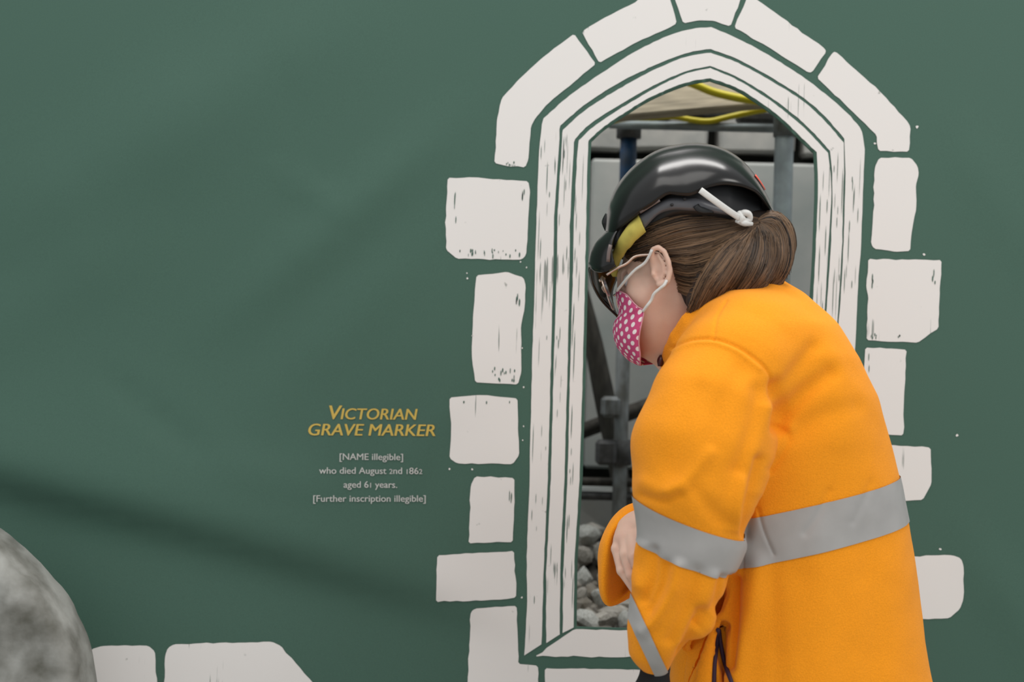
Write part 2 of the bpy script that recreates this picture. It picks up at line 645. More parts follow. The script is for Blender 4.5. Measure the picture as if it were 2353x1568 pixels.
STONES = [
    [(1319, 78), (1291, 99), (1245, 134), (1191, 184), (1153, 226), (1142, 275), (1136, 375), (1170, 383), (1207, 385), (1214, 367), (1220, 291), (1230, 272), (1268, 230), (1325, 184), (1369, 147)],
    [(1337, 73), (1387, 42), (1463, 4), (1485, -30), (1530, -30), (1540, 0), (1555, 54), (1536, 65), (1459, 99), (1377, 145)],
    [(1545, -30), (1551, 0), (1570, 54), (1605, 47), (1640, 48), (1678, 61), (1701, 0), (1708, -30)],
    [(1716, -4), (1728, -8), (1793, 38), (1895, 112), (1898, 120), (1866, 166), (1857, 167), (1768, 110), (1687, 64)],
    [(1913, 121), (1920, 119), (2023, 212), (2086, 281), (2092, 293), (2088, 349), (2018, 347), (2014, 311), (1972, 270), (1895, 196), (1877, 179)],
    [(2020, 363), (2093, 363), (2108, 382), (2111, 400), (2104, 426), (2105, 480), (2094, 537), (2091, 577), (2058, 579), (2008, 572), (2001, 560), (2006, 491), (2010, 384)],
    [(1995, 595), (2163, 598), (2156, 755), (2108, 788), (1991, 782), (1995, 683), (1990, 660)],
    [(1988, 799), (2083, 804), (2077, 909), (2075, 1001), (2027, 998), (1975, 995)],
    [(1965, 1020), (2033, 1023), (2138, 1029), (2140, 1112), (2120, 1149), (2070, 1152), (1960, 1150)],
    [(2000, 1275), (2095, 1279), (2188, 1276), (2207, 1283), (2213, 1300), (2213, 1378), (2205, 1400), (2181, 1421), (2101, 1424), (2000, 1420)],
    [(1029, 409), (1096, 408), (1214, 417), (1218, 440), (1209, 586), (1199, 597), (1050, 595), (1025, 574), (1025, 478)],
    [(1095, 633), (1165, 625), (1203, 638), (1208, 657), (1205, 712), (1197, 750), (1198, 855), (1190, 884), (1092, 879), (1084, 817), (1087, 727)],
    [(1033, 914), (1101, 908), (1189, 916), (1190, 951), (1193, 1046), (1178, 1067), (1050, 1065), (1033, 1053), (1037, 976)],
    [(1092, 1095), (1182, 1099), (1181, 1190), (1178, 1246), (1077, 1248), (1082, 1115)],
    [(1006, 1274), (1181, 1266), (1186, 1373), (1110, 1379), (1003, 1381)],
    [(1082, 1405), (1092, 1397), (1187, 1392), (1191, 1526), (1236, 1530), (1238, 1720), (1068, 1720)],
    [(1252, 1536), (1560, 1540), (1960, 1552), (1960, 1720), (1254, 1720)],
    [(214, 1496), (222, 1484), (245, 1477), (350, 1477), (365, 1490), (372, 1568), (372, 1720), (208, 1720), (210, 1560)],
    [(388, 1500), (394, 1482), (408, 1474), (629, 1470), (650, 1480), (728, 1568), (790, 1640), (790, 1720), (385, 1720)],
]
for i, s in enumerate(STONES):
    printed('printed_stone', s, amp=0.75)
for (x, y, r) in [(2107, 292, 6), (2199, 1001, 5), (1073, 628, 3), (1074, 640, 4), (1210, 615, 3), (1196, 602, 3), (1033, 1078, 4),
                  (1085, 1079, 4), (1203, 890, 4), (1085, 772, 3), (1200, 800, 3), (2123, 585, 5), (1199, 1373, 4), (2010, 330, 5),
                  (1203, 980, 3), (1201, 1012, 3), (2110, 1440, 9), (2160, 1262, 5)]:
    a = np.linspace(0, 2 * math.pi, 9, endpoint=False)
    r *= 0.62
    printed('printed_speck', [(x + r * math.cos(t) * rng.uniform(.6, 1.2), y + r * math.sin(t) * rng.uniform(.6, 1.2)) for t in a], amp=0, step=50)


# ---- dry-brush gaps where the green shows through the white
gb = np.random.default_rng(11)
gaps = []
for a, b, n_ in (('Ao', 'Ai', 22), ('Bo', 'Bi', 22), ('Co', 'Ci', 18)):
    for side in (0, 1):
        for _ in range(n_ if side == 0 else n_ // 2):
            y = gb.uniform(310, 1380) if side == 0 else gb.uniform(380, 720)
            LG = LEG_L if side == 0 else LEG_R
            ya = np.array(sorted([(q[1], q[0]) for q in LG[a]]))
            yb = np.array(sorted([(q[1], q[0]) for q in LG[b]]))
            t = gb.choice([gb.uniform(0.08, 0.3), gb.uniform(0.3, 0.9)])
            x = np.interp(y, ya[:, 0], ya[:, 1]) * (1 - t) + np.interp(y, yb[:, 0], yb[:, 1]) * t
            gaps.append((x, y, gb.uniform(18, 70) * gb.choice([0.6, 1.0, 1.8]), gb.uniform(0.3, 0.95)))
for x0, x1, y0, y1, n_, L in ((1045, 1200, 574, 590, 22, 12), (1130, 1190, 846, 876, 14, 14), (2000, 2016, 764, 778, 6, 9), (2062, 2068, 764, 778, 3, 10),
                              (1044, 1050, 440, 520, 4, 40), (1200, 1206, 430, 480, 3, 26), (1186, 1200, 650, 700, 4, 24), (1170, 1178, 1108, 1170, 4, 34),
                              (2002, 2008, 620, 680, 3, 30), (1150, 1205, 374, 384, 8, 7), (2142, 2150, 620, 690, 3, 24), (1994, 2000, 810, 850, 2, 26), (1045, 1185, 920, 926, 3, 8)):
    for _ in range(n_):
        gaps.append((gb.uniform(x0, x1), gb.uniform(y0, y1), L * gb.uniform(0.4, 1.1), gb.uniform(0.6, 1.8)))
gv_, gf_ = [], []
for x, y, L, w_ in gaps:
    k = len(gv_)
    for (dx, dy) in ((0, -L / 2), (w_, -L * 0.2), (w_ * 0.8, L * 0.25), (0, L / 2), (-w_ * 0.9, L * 0.2), (-w_ * 0.8, -L * 0.25)):
        gv_.append((x + dx - dy * 0.035, y + dy))
    gf_.append(tuple(range(k, k + 6)))
gv_ = np.array(gv_)
me = mesh('brush_gaps', on_banner(gv_[:, 0], gv_[:, 1], 0.0020), gf_)
link('brush_gaps', me, 'banner', banner, smooth=False)['kind'] = 'stuff'

# ---- lettering
def glyphs(body, shear=0.0, bold=0.0):
    cu = bpy.data.curves.new('t', 'FONT')
    cu.body = body
    cu.size = 1.0
    cu.shear = shear
    cu.offset = bold
    cu.resolution_u = 5
    o = bpy.data.objects.new('t', cu)
    C.objects.link(o)
    dg = bpy.context.evaluated_depsgraph_get()
    me = bpy.data.meshes.new_from_object(o.evaluated_get(dg))
    v = np.array([tuple(p.co[:2]) for p in me.vertices]) if len(me.vertices) else np.zeros((0, 2))
    f = [tuple(p.vertices) for p in me.polygons]
    bpy.data.objects.remove(o)
    bpy.data.curves.remove(cu)
    bpy.data.meshes.remove(me)
    return v, f


def adv(body, shear=0.0, bold=0.0):
    a, _ = glyphs(body + '|', shear, bold)
    b, _ = glyphs('|', shear, bold)
    return a[:, 0].max() - b[:, 0].max()


def lettering(runs, x0, x1, base, cap, m, shear=0.0, bold=0.0):
    VV, FF, OO, x = [], [], [], 0.0
    n = 0
    for body, sc in runs:
        v, f = glyphs(body, shear)
        for k_, dx in enumerate((-bold, 0.0, bold)):
            VV.append((v + np.array([dx, 0])) * sc + np.array([x, 0]))
            OO.append(np.full(len(v), 0.0012 + 0.0002 * k_))
            FF += [tuple(i + n for i in q) for q in f]
            n += len(v)
        x += adv(body, shear) * sc
    v = np.vstack(VV)
    a, b = v[:, 0].min(), v[:, 0].max()
    hcap = 0.73
    px = x0 + (v[:, 0] - a) / (b - a) * (x1 - x0)
    py = base - v[:, 1] / hcap * cap + (px - 855) * 0.008
    me = mesh('printed_lettering', on_banner(px, py, np.concatenate(OO)), FF)
    bm = bmesh.new()
    bm.from_mesh(me)
    for fc in bm.faces:
        fc.normal_update()
        if fc.normal.y > 0:
            fc.normal_flip()
    bm.to_mesh(me)
    bm.free()
    link('printed_lettering', me, m, banner, smooth=False)


lettering([('V', 1.26), ('ICTORIAN', 1.0)], 757, 960, 964, 26.5, 'yellow_text', shear=0.17, bold=0.020)
lettering([('GRAVE MARKER', 1.0)], 710, 1001, 1001, 28, 'yellow_text', shear=0.17, bold=0.020)
lettering([('[NAME illegible]', 1.0)], 782, 927, 1056.5, 15.5, 'white_text', bold=0.011)
lettering([('who died August ', 1.0), ('2', 0.76), ('nd ', 1.0), ('1', 0.76), ('86', 1.0), ('2', 0.76)], 736, 971, 1088, 15.5, 'white_text', bold=0.011)
lettering([('aged 6', 1.0), ('1', 0.76), (' years.', 1.0)], 792, 914, 1119.5, 15.5, 'white_text', bold=0.011)
lettering([('[Further inscription illegible]', 1.0)], 724, 979, 1151, 15.5, 'white_text', bold=0.011)

# ------------------------------------------------------------------ behind the opening
DW = 3.95      # distance of the stone wall
wall_c = V(1600, 800, base=DW)
wp = empty('wall_back', (wall_c[0], DW + 0.1, 0))
tag(wp, kind='structure')
joint_z = V(1600, 358, base=DW)[2]
core = link('mortar_core', box_me('mortar_core', (4.4, 0.16, 3.0), 0), 'mortar', wp, smooth=False)
core.location = (0, 0.06, 1.5)
core.matrix_parent_inverse = Matrix()
px2x = DW / F


def block(x0, x1, z0, z1, m, proud=0.0):
    me = box_me('stone_block', (x1 - x0, 0.14, z1 - z0), 0.008, 0.003)
    o = link('stone_block', me, m, wp, smooth=False)
    o.matrix_parent_inverse = Matrix()
    o.location = ((x0 + x1) / 2 - wall_c[0], -0.03 - proud, (z0 + z1) / 2)


gap = 0.028
xj = V(1640, 310, base=DW)[0]
xj2 = V(1838, 340, base=DW)[0]
wdt = xj2 - xj
for row, (z0, z1, sh) in enumerate([(joint_z + gap / 2, joint_z + 0.135, 0.0), (joint_z + 0.135 + gap, joint_z + 0.32, 0.12), (joint_z + 0.35, joint_z + 0.56, 0.03)]):
    for k in range(-6, 7):
        a = xj + k * wdt + sh
        block(a + gap / 2, a + wdt - gap / 2, z0, z1, 'block', rng.uniform(0, 0.006))
sl = V(1700, 1095, base=DW)[2]
for k in range(-2, 3):
    a = xj + 0.13 + (k - 0.5) * 0.95
    block(a + 0.01, a + 0.94, sl + 0.012, joint_z - gap / 2, 'slab')
    block(a + 0.18, a + 1.10, sl - 0.30, sl - 0.03, 'slab')
    block(a + 0.01, a + 0.94, 0.02, sl - 0.33, 'block')


def pole(name, p0, p1, r, m, parent=None, seg=16):
    return tube(name, np.array([p0, (np.array(p0) + np.array(p1)) / 2, p1]), r, m, parent, seg)


# --- scaffold standard with blue length (left)
DS = 3.45
s_top = V(1452, 150, base=DS)
s_bot = V(1425, 1100, base=DS)
sx, sy = V(1432, 800, base=DS)[0], DS
st = empty('scaffold_standard', (sx, sy, 0))
tag(st, 'slim scaffold tube painted blue near the top, left of the black hard hat', 'scaffold pole')
zA = V(1445, 285, base=DS)[2]
zB = V(1445, 520, base=DS)[2]
tb = 19 * DS / F
pole('upper_tube', (sx, sy, zA), (sx, sy, 2.6), tb * 1.0, 'galv_dark', st)
pole('blue_tube', (sx, sy, zB), (sx, sy, zA), tb, 'blue', st)
pole('lower_tube', (sx, sy, 0.0), (sx, sy, zB), tb * 0.86, 'galv_dark', st)
pole('collar', (sx, sy, zA - 0.035), (sx, sy, zA + 0.035), tb * 1.5, 'coupler', st)
zc = V(1425, 1040, base=DS)[2]
pole('coupler', (sx, sy, zc - 0.03), (sx, sy, zc + 0.03), tb * 1.35, 'coupler', st)
cb = link('clamp', box_me('clamp', (0.05, 0.05, 0.06), 0.008), 'coupler', st, smooth=False)
cb.location = (sx - tb * 1.8, sy - 0.01, zc)
zc2 = V(1425, 935, base=DS)[2]
cb = link('clamp', box_me('clamp', (0.045, 0.05, 0.05), 0.008), 'galv_dark', st, smooth=False)
cb.location = (sx - tb * 1.4, sy - 0.02, zc2)

# --- thick standard (right)
gx = V(1800, 400, base=3.30)
gs = empty('scaffold_standard', (gx[0], 3.30, 0))
tag(gs, 'thick grey galvanised scaffold tube behind the right side of the hard hat', 'scaffold pole')
gr = 22 * 3.30 / F
pole('tube', (gx[0], 3.30, 0), (gx[0], 3.30, 2.6), gr, 'galv', gs)
gz = V(1800, 285, base=3.30)[2]
pole('coupler', (gx[0], 3.30, gz - 0.03), (gx[0], 3.30, gz + 0.03), gr * 1.18, 'galv_dark', gs)

# --- ledgers
pl0, pl1 = V(1450, 287, base=3.40), V(1790, 296, base=3.36)
dl = (pl1 - pl0)
lg = pole('scaffold_ledger', pl0 - dl * 0.15, pl1 + dl * 0.3, 10 * 3.4 / F, 'galv')
tag(lg, 'horizontal grey scaffold tube spanning between the two upright poles', 'scaffold pole')
p0, p1 = V(1470, 246, base=3.55), V(1800, 262, base=3.55)
lg2 = empty('scaffold_transom', tuple((p0 + p1) / 2))
tag(lg2, 'short dark scaffold fittings and tube above the horizontal ledger', 'scaffold pole')
pole('tube', p0 - (p1 - p0) * 0.3, p1 + (p1 - p0) * 0.3, 11 * 3.55 / F, 'galv_dark', lg2)
for (px, py, w_, h_) in [(1490, 245, 0.05, 0.045), (1525, 225, 0.035, 0.075), (1560, 285, 0.06, 0.02), (1745, 270, 0.11, 0.03)]:
    c = link('coupler', box_me('coupler', (w_, 0.05, h_), 0.008), 'coupler', lg2, smooth=False)
    c.location = V(px, py, base=3.42)

# --- timber boards overhead
for i, (q, lab) in enumerate([(((1470, 222), (1820, 186)), 'pale wooden scaffold board overhead at the point of the arch'),
                              (((1560, 262), (1850, 218)), 'dark wooden scaffold board lying lower at the right of the arch point')]):
    a, b = V(*q[0], base=3.28 + i * 0.35), V(*q[1], base=3.28 + i * 0.35)
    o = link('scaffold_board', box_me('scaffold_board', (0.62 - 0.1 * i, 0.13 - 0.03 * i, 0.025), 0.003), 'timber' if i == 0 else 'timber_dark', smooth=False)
    o.location = (a + b) / 2
    ang = math.atan2(b[2] - a[2], b[0] - a[0])
    o.rotation_euler = (math.radians(58 if i == 0 else 20), -ang, math.radians(6))
    tag(o, lab, 'board')

# --- yellow hoses
h1 = spline(Vs([(1500, 160, 0), (1590, 192, 0), (1640, 212, 0), (1700, 226, 0), (1760, 236, 0), (1860, 262, 0)], base=3.20), 40)
o = tube('yellow_hose', h1, 9.5 * 3.20 / F, 'yellow', seg=10)
tag(o, 'upper yellow cable slung just under the point of the arch', 'cable')
h2 = spline(Vs([(1380, 285, 0), (1440, 272, 0), (1490, 271, 0), (1545, 268, 0), (1590, 276, 0), (1630, 279, 0), (1680, 268, 0), (1730, 257, 0), (1760, 252, 0), (1860, 238, 0)], base=3.37), 50)
o = tube('yellow_hose', h2, 7 * 3.37 / F, 'yellow', seg=10)
tag(o, 'lower wavy yellow cable lying along the grey scaffold ledger', 'cable')

# --- leaning dark timbers
k0, k1 = V(1335, 640, base=3.6), V(1440, 1190, base=3.6)
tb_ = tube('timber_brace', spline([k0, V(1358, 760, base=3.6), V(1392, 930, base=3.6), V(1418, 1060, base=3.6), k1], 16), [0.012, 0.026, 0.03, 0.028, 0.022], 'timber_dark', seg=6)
tag(tb_, 'dark diagonal timber brace leaning against the lower scaffold pole', 'timber')
k0, k1 = V(1290, 1010, base=3.652), V(1600, 890, base=3.652)
tb2 = tube('timber_brace', spline([k0, k1], 6), 0.02, 'timber_dark', seg=4)
tag(tb2, 'dark slanting rail crossing behind the lower scaffold pole', 'timber')
# --- a pair of dark rails low down
for i, (y0, lab) in enumerate([(1108, 'upper of two dark low rails at the foot of the scaffold pole'), (1140, 'lower of two dark low rails at the foot of the scaffold pole')]):
    a, b = V(1250, y0 - 3, base=3.478), V(1620, y0 + 6, base=3.478)
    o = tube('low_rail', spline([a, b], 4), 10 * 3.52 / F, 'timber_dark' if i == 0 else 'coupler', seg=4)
    tag(o, lab, 'rail')
# pale box on the ledge
bk = link('concrete_block', box_me('concrete_block', (0.17, 0.14, 0.12), 0.008, 0.004), 'slab', smooth=False)
bz_ = V(1360, 1180, base=3.4)

# --- low masonry footing and rubble
LZ = V(1400, 1425, base=3.05)[2]
zT = V(1400, 1225, base=3.5)[2]
prof = [(3.0, 0.0), (3.0, LZ - 0.045), (3.10, LZ - 0.03), (3.5, zT - 0.02), (3.84, zT - 0.02), (3.84, 0.0)]
fx0, fx1 = wall_c[0] - 1.7, wall_c[0] + 1.7
fv = [(x, y, z) for x in (fx0, fx1) for (y, z) in prof]
ff_ = [tuple(range(6)), tuple(range(11, 5, -1))] + [(k, 6 + k, 6 + (k + 1) % 6, (k + 1) % 6) for k in range(6)]
bm = bmesh.new()
bm.from_mesh(mesh('wall_footing', fv, ff_))
ft = link('wall_footing', bm_mesh('wall_footing', bm), 'earth', smooth=False)
ft.name = 'wall_footing'
tag(ft, kind='structure')
bk.location = V(1346, 1176, base=3.72)
tag(bk, 'squared pale grey block on top of the rubble at the left of the opening', 'block')


def rock_me(r, squash=(1, 1, 1), seed=0, sub=2):
    g = np.random.default_rng(seed)
    bm = bmesh.new()
    bmesh.ops.create_icosphere(bm, subdivisions=sub, radius=1)
    planes = [(g.normal(0, 1, 3), g.uniform(0.62, 0.9)) for _ in range(9)]
    for v in bm.verts:
        p = np.array(v.co)
        for n_, d in planes:
            n_ = n_ / np.linalg.norm(n_)
            s = np.dot(p, n_) - d
            if s > 0:
                p = p - n_ * s * 0.9
        p = p + g.normal(0, 0.025, 3)
        v.co = Vector(p * r * np.array(squash))
    return bm_mesh('rubble_stone', bm)


rocks = [rock_me(1, (1, 0.85, 0.7), s) for s in range(8)]
g = np.random.default_rng(3)
HEAP = [  # px, py, distance, radius px, pale, where
    (1352, 1228, 3.42, 33, 1, 'top left of the heap, under the squared block'),
    (1408, 1236, 3.44, 27, 0, 'top of the heap beside the orange cuff'),
    (1338, 1282, 3.36, 26, 0, 'against the left edge of the opening, second layer down'),
    (1382, 1280, 3.37, 28, 0, 'left of the orange cuff, middle of the second layer'),
    (1430, 1284, 3.38, 26, 1, 'tucked behind the bare hand'),
    (1342, 1332, 3.28, 30, 1, 'against the left edge of the opening, third layer down'),
    (1394, 1334, 3.29, 30, 0, 'middle of the heap beside the lower cuff'),
    (1446, 1336, 3.30, 30, 0, 'behind the fingertips'),
    (1334, 1384, 3.18, 28, 0, 'lower left of the heap, above the front stones'),
    (1378, 1380, 3.19, 26, 1, 'bright and long, just above the sill'),
    (1424, 1386, 3.20, 30, 1, 'below the cuff opening'),
    (1350, 1426, 3.08, 27, 1, 'front left, resting on the sill edge'),
    (1396, 1430, 3.08, 25, 0, 'front middle, resting on the sill edge'),
    (1440, 1430, 3.09, 27, 1, 'front right, beside the grey sleeve band'),
]
for i, (px_, py_, D_, r, pale, where) in enumerate(HEAP):
    me = rocks[i % 8].copy()
    o = link('rubble_stone', me, 'rubble2' if pale else 'rubble', smooth=False)
    o.location = V(px_, py_, base=D_)
    r = r * D_ / F
    q3 = g.uniform(0.85, 1.45, 3)
    o.scale = (r * q3[0], r * q3[1], r * q3[2])
    o.rotation_euler = tuple(g.uniform(0, 6.28, 3))
    tag(o, ('pale' if pale else 'brownish') + ' rubble stone ' + where, 'stone', 'rubble stones below the scaffold')

# loose small rubble between and behind the larger stones
g = np.random.default_rng(21)
small = []
for q in range(4):
    m_ = rock_me(1, (1, 0.85, 0.7), 40 + q, sub=1)
    small.append((np.array([tuple(v.co) for v in m_.vertices]), [tuple(p.vertices) for p in m_.polygons]))
sv, sf = [], []
nb = 0
for _ in range(620):
    x = g.uniform(wall_c[0] - 0.75, wall_c[0] + 0.75)
    y = g.uniform(3.03, 3.62)
    z = np.interp(y, [3.0, 3.10, 3.5, 3.84], [LZ - 0.045, LZ - 0.03, zT - 0.02, zT - 0.02])
    v0, f0 = small[g.integers(0, 4)]
    r = g.uniform(0.014, 0.036)
    a = g.uniform(0, 6.28)
    w_ = v0 * r * g.uniform(0.8, 1.3, 3)
    w_ = np.stack([w_[:, 0] * math.cos(a) - w_[:, 1] * math.sin(a), w_[:, 0] * math.sin(a) + w_[:, 1] * math.cos(a), w_[:, 2]], 1) + np.array([x, y, z + r * 0.35])
    sv.append(w_)
    sf += [tuple(i + nb for i in p) for p in f0]
    nb += len(w_)
o = link('loose_rubble', mesh('loose_rubble', np.vstack(sv), sf), 'rubble', smooth=False)
tag(o, 'small loose grey rubble covering the bank below the scaffold', 'rubble', kind='stuff')

# ------------------------------------------------------------------ weathered stone at the lower left
out_px = [(-330, 1420), (-300, 1330), (-220, 1250), (-120, 1210), (-40, 1215), (20, 1262), (80, 1318), (130, 1372), (165, 1430), (190, 1490), (203, 1568), (212, 1700), (216, 1900), (216, 2180)]
DG = 2.40
op = spline([tuple(V(*p, base=DG)[[0, 2]]) for p in out_px], 60)
op = op[op[:, 1] > 0.005]
bot = np.array([[op[-1][0], 0.0], [op[0][0] - 0.02, 0.0]])
bm = bmesh.new()
loop = np.vstack([op, resample(bot, 30)])
cx0, cz0 = loop.mean(0)
NR = 22
rings = []
for side, yy in ((0, -0.07), (1, 0.07)):
    rr = []
    for k in range(NR + 1):
        t = k / NR
        sc = 1 - 0.985 * (1 - t)
        edge = 0.0 if t < 0.86 else (t - 0.86) / 0.14
        yo = yy * math.sqrt(max(0.0, 1 - edge ** 2 * 0.55))
        rr.append([bm.verts.new((cx0 + (q[0] - cx0) * sc, DG + yo, cz0 + (q[1] - cz0) * sc)) for q in loop])
    rings.append(rr)
nL = len(loop)
for side in (0, 1):
    rr = rings[side]
    for k in range(NR):
        for j in range(nL):
            bm.faces.new((rr[k][j], rr[k][(j + 1) % nL], rr[k + 1][(j + 1) % nL], rr[k + 1][j]))
    bm.faces.new(rr[0])
for j in range(nL):
    bm.faces.new((rings[0][NR][j], rings[0][NR][(j + 1) % nL], rings[1][NR][(j + 1) % nL], rings[1][NR][j]))
from mathutils import noise as mnoise
for v in bm.verts:
    p = v.co
    d = mnoise.fractal(p * 9.0, 1.0, 2.0, 4) * 0.012 + mnoise.noise(p * 4.0) * 0.010
    pit = max(0.0, mnoise.noise(p * 16.0 + Vector((3.1, 0, 7))) - 0.35) * 0.05
    if p.z > 0.01:
        v.co = p + Vector((0, 0.8 * (d if p.y < DG else -d) + (pit if p.y < DG else -pit), 0)) + Vector((d * 0.5, 0, d * 0.5))
grave = link('weathered_stone', bm_mesh('weathered_stone', bm), 'grave')
tag(grave, 'rounded weathered grey stone with dark pits in the lower left corner', 'stone')

# ================================================================== SDF tools


def surface_nets(f, org, h):
    nx, ny, nz = f.shape
    neg = f < 0
    cid_all, pt_all, quads = [], [], []
    dims = (nx - 1, ny - 1, nz - 1)

    def cell(i, j, k):
        return (i * dims[1] + j) * dims[2] + k
    for ax in range(3):
        s0 = [slice(None)] * 3
        s1 = [slice(None)] * 3
        s0[ax] = slice(0, -1)
        s1[ax] = slice(1, None)
        cross = neg[tuple(s0)] != neg[tuple(s1)]
        idx = np.argwhere(cross)
        b, c = [(1, 2), (2, 0), (0, 1)][ax]
        ok = (idx[:, b] > 0) & (idx[:, b] < f.shape[b] - 1) & (idx[:, c] > 0) & (idx[:, c] < f.shape[c] - 1)
        idx = idx[ok]
        i1 = idx.copy()
        i1[:, ax] += 1
        f0 = f[idx[:, 0], idx[:, 1], idx[:, 2]]
        f1 = f[i1[:, 0], i1[:, 1], i1[:, 2]]
        t = f0 / (f0 - f1)
        p = idx.astype(np.float64)
        p[:, ax] += t
        ring = []
        for (ob, oc) in ((-1, -1), (0, -1), (0, 0), (-1, 0)):
            ci = idx.copy()
            ci[:, b] += ob
            ci[:, c] += oc
            ids = cell(ci[:, 0], ci[:, 1], ci[:, 2])
            ring.append(ids)
            cid_all.append(ids)
            pt_all.append(p)
        q = np.stack(ring, 1)
        fl = f0 > 0
        q[fl] = q[fl][:, ::-1]
        quads.append(q)
    cid = np.concatenate(cid_all)
    pts = np.concatenate(pt_all)
    u, inv = np.unique(cid, return_inverse=True)
    cnt = np.bincount(inv)
    v = np.stack([np.bincount(inv, pts[:, k]) / cnt for k in range(3)], 1)
    q = np.concatenate(quads)
    q = np.searchsorted(u, q)
    return v * h + np.asarray(org), q


def smooth_v(v, q, it=2, lam=0.5):
    n = len(v)
    e = np.vstack([q[:, [0, 1]], q[:, [1, 2]], q[:, [2, 3]], q[:, [3, 0]]])
    e = np.vstack([e, e[:, ::-1]])
    cnt = np.bincount(e[:, 0], minlength=n)[:, None]
    for _ in range(it):
        s = np.stack([np.bincount(e[:, 0], v[e[:, 1], k], minlength=n) for k in range(3)], 1)
        v = v + lam * (s / np.maximum(cnt, 1) - v)
    return v


def vnormals(v, q):
    a = v[q[:, 2]] - v[q[:, 0]]
    b = v[q[:, 3]] - v[q[:, 1]]
    fn = np.cross(a, b)
    n = np.zeros_like(v)
    for k in range(4):
        for c in range(3):
            n[:, c] += np.bincount(q[:, k], fn[:, c], minlength=len(v))
    return n / (np.linalg.norm(n, axis=1)[:, None] + 1e-12)


def grid(lo, hi, h):
    lo, hi = np.asarray(lo, float), np.asarray(hi, float)
    n = np.ceil((hi - lo) / h).astype(int) + 1
    X = (lo[0] + np.arange(n[0]) * h).astype(np.float32)[:, None, None]
    Y = (lo[1] + np.arange(n[1]) * h).astype(np.float32)[None, :, None]
    Z = (lo[2] + np.arange(n[2]) * h).astype(np.float32)[None, None, :]
    return X, Y, Z, lo


def smin(a, b, k):
    hh = np.clip(0.5 + 0.5 * (b - a) / k, 0, 1)
    return b + (a - b) * hh - k * hh * (1 - hh)


def cone(X, Y, Z, a, b, ra, rb):
    d = b - a
    L2 = float(np.dot(d, d)) + 1e-12
    px, py, pz = X - a[0], Y - a[1], Z - a[2]
    t = np.clip((px * d[0] + py * d[1] + pz * d[2]) / L2, 0, 1)
    return np.sqrt((px - t * d[0]) ** 2 + (py - t * d[1]) ** 2 + (pz - t * d[2]) ** 2) - (ra + (rb - ra) * t)


def chain(X, Y, Z, pts, k=0.0):
    """pts: (px, py, d, r_px) -> union of round cones"""
    out = None
    for p, q in zip(pts[:-1], pts[1:]):
        c = cone(X, Y, Z, V(*p[:3]), V(*q[:3]), p[3] * mpp(p[2]), q[3] * mpp(q[2]))
        out = c if out is None else (np.minimum(out, c) if not k else smin(out, c, k))
    return out


def ellip(X, Y, Z, c, r, ang=0.0, roll=0.0):
    """ellipsoid, axes r = (along, depth, up); ang = pitch in the picture plane (deg, + turns the top to the right)"""
    a = math.radians(ang)
    x, y, z = X - c[0], Y - c[1], Z - c[2]
    if roll:
        b = math.radians(roll)
        y, z = y * math.cos(b) - z * math.sin(b), y * math.sin(b) + z * math.cos(b)
    u = x * math.cos(a) - z * math.sin(a)
    w = x * math.sin(a) + z * math.cos(a)
    k = np.sqrt((u / r[0]) ** 2 + (y / r[1]) ** 2 + (w / r[2]) ** 2)
    k1 = np.sqrt((u / r[0] ** 2) ** 2 + (y / r[1] ** 2) ** 2 + (w / r[2] ** 2) ** 2)
    return k * (k - 1) / (k1 + 1e-9)


# ================================================================== the person
foot = V(1820, 1568, 0.0)
person = empty('person', (foot[0], DP, 0.0))
tag(person, 'person in orange high-visibility fleece jacket bending to look through the arched window', 'person')
MID = mpp()

# ---------------------------------------------------------------- head, neck, hands: one body mesh
TILT = 0.34      # sine of the head's sideways lean (far side lower)


def Hd(px, py, s):
    """point of the head: px,py on its middle plane, s = sideways (near side negative)"""
    return V(px, py + s * TILT / MID, s * math.sqrt(1 - TILT ** 2))


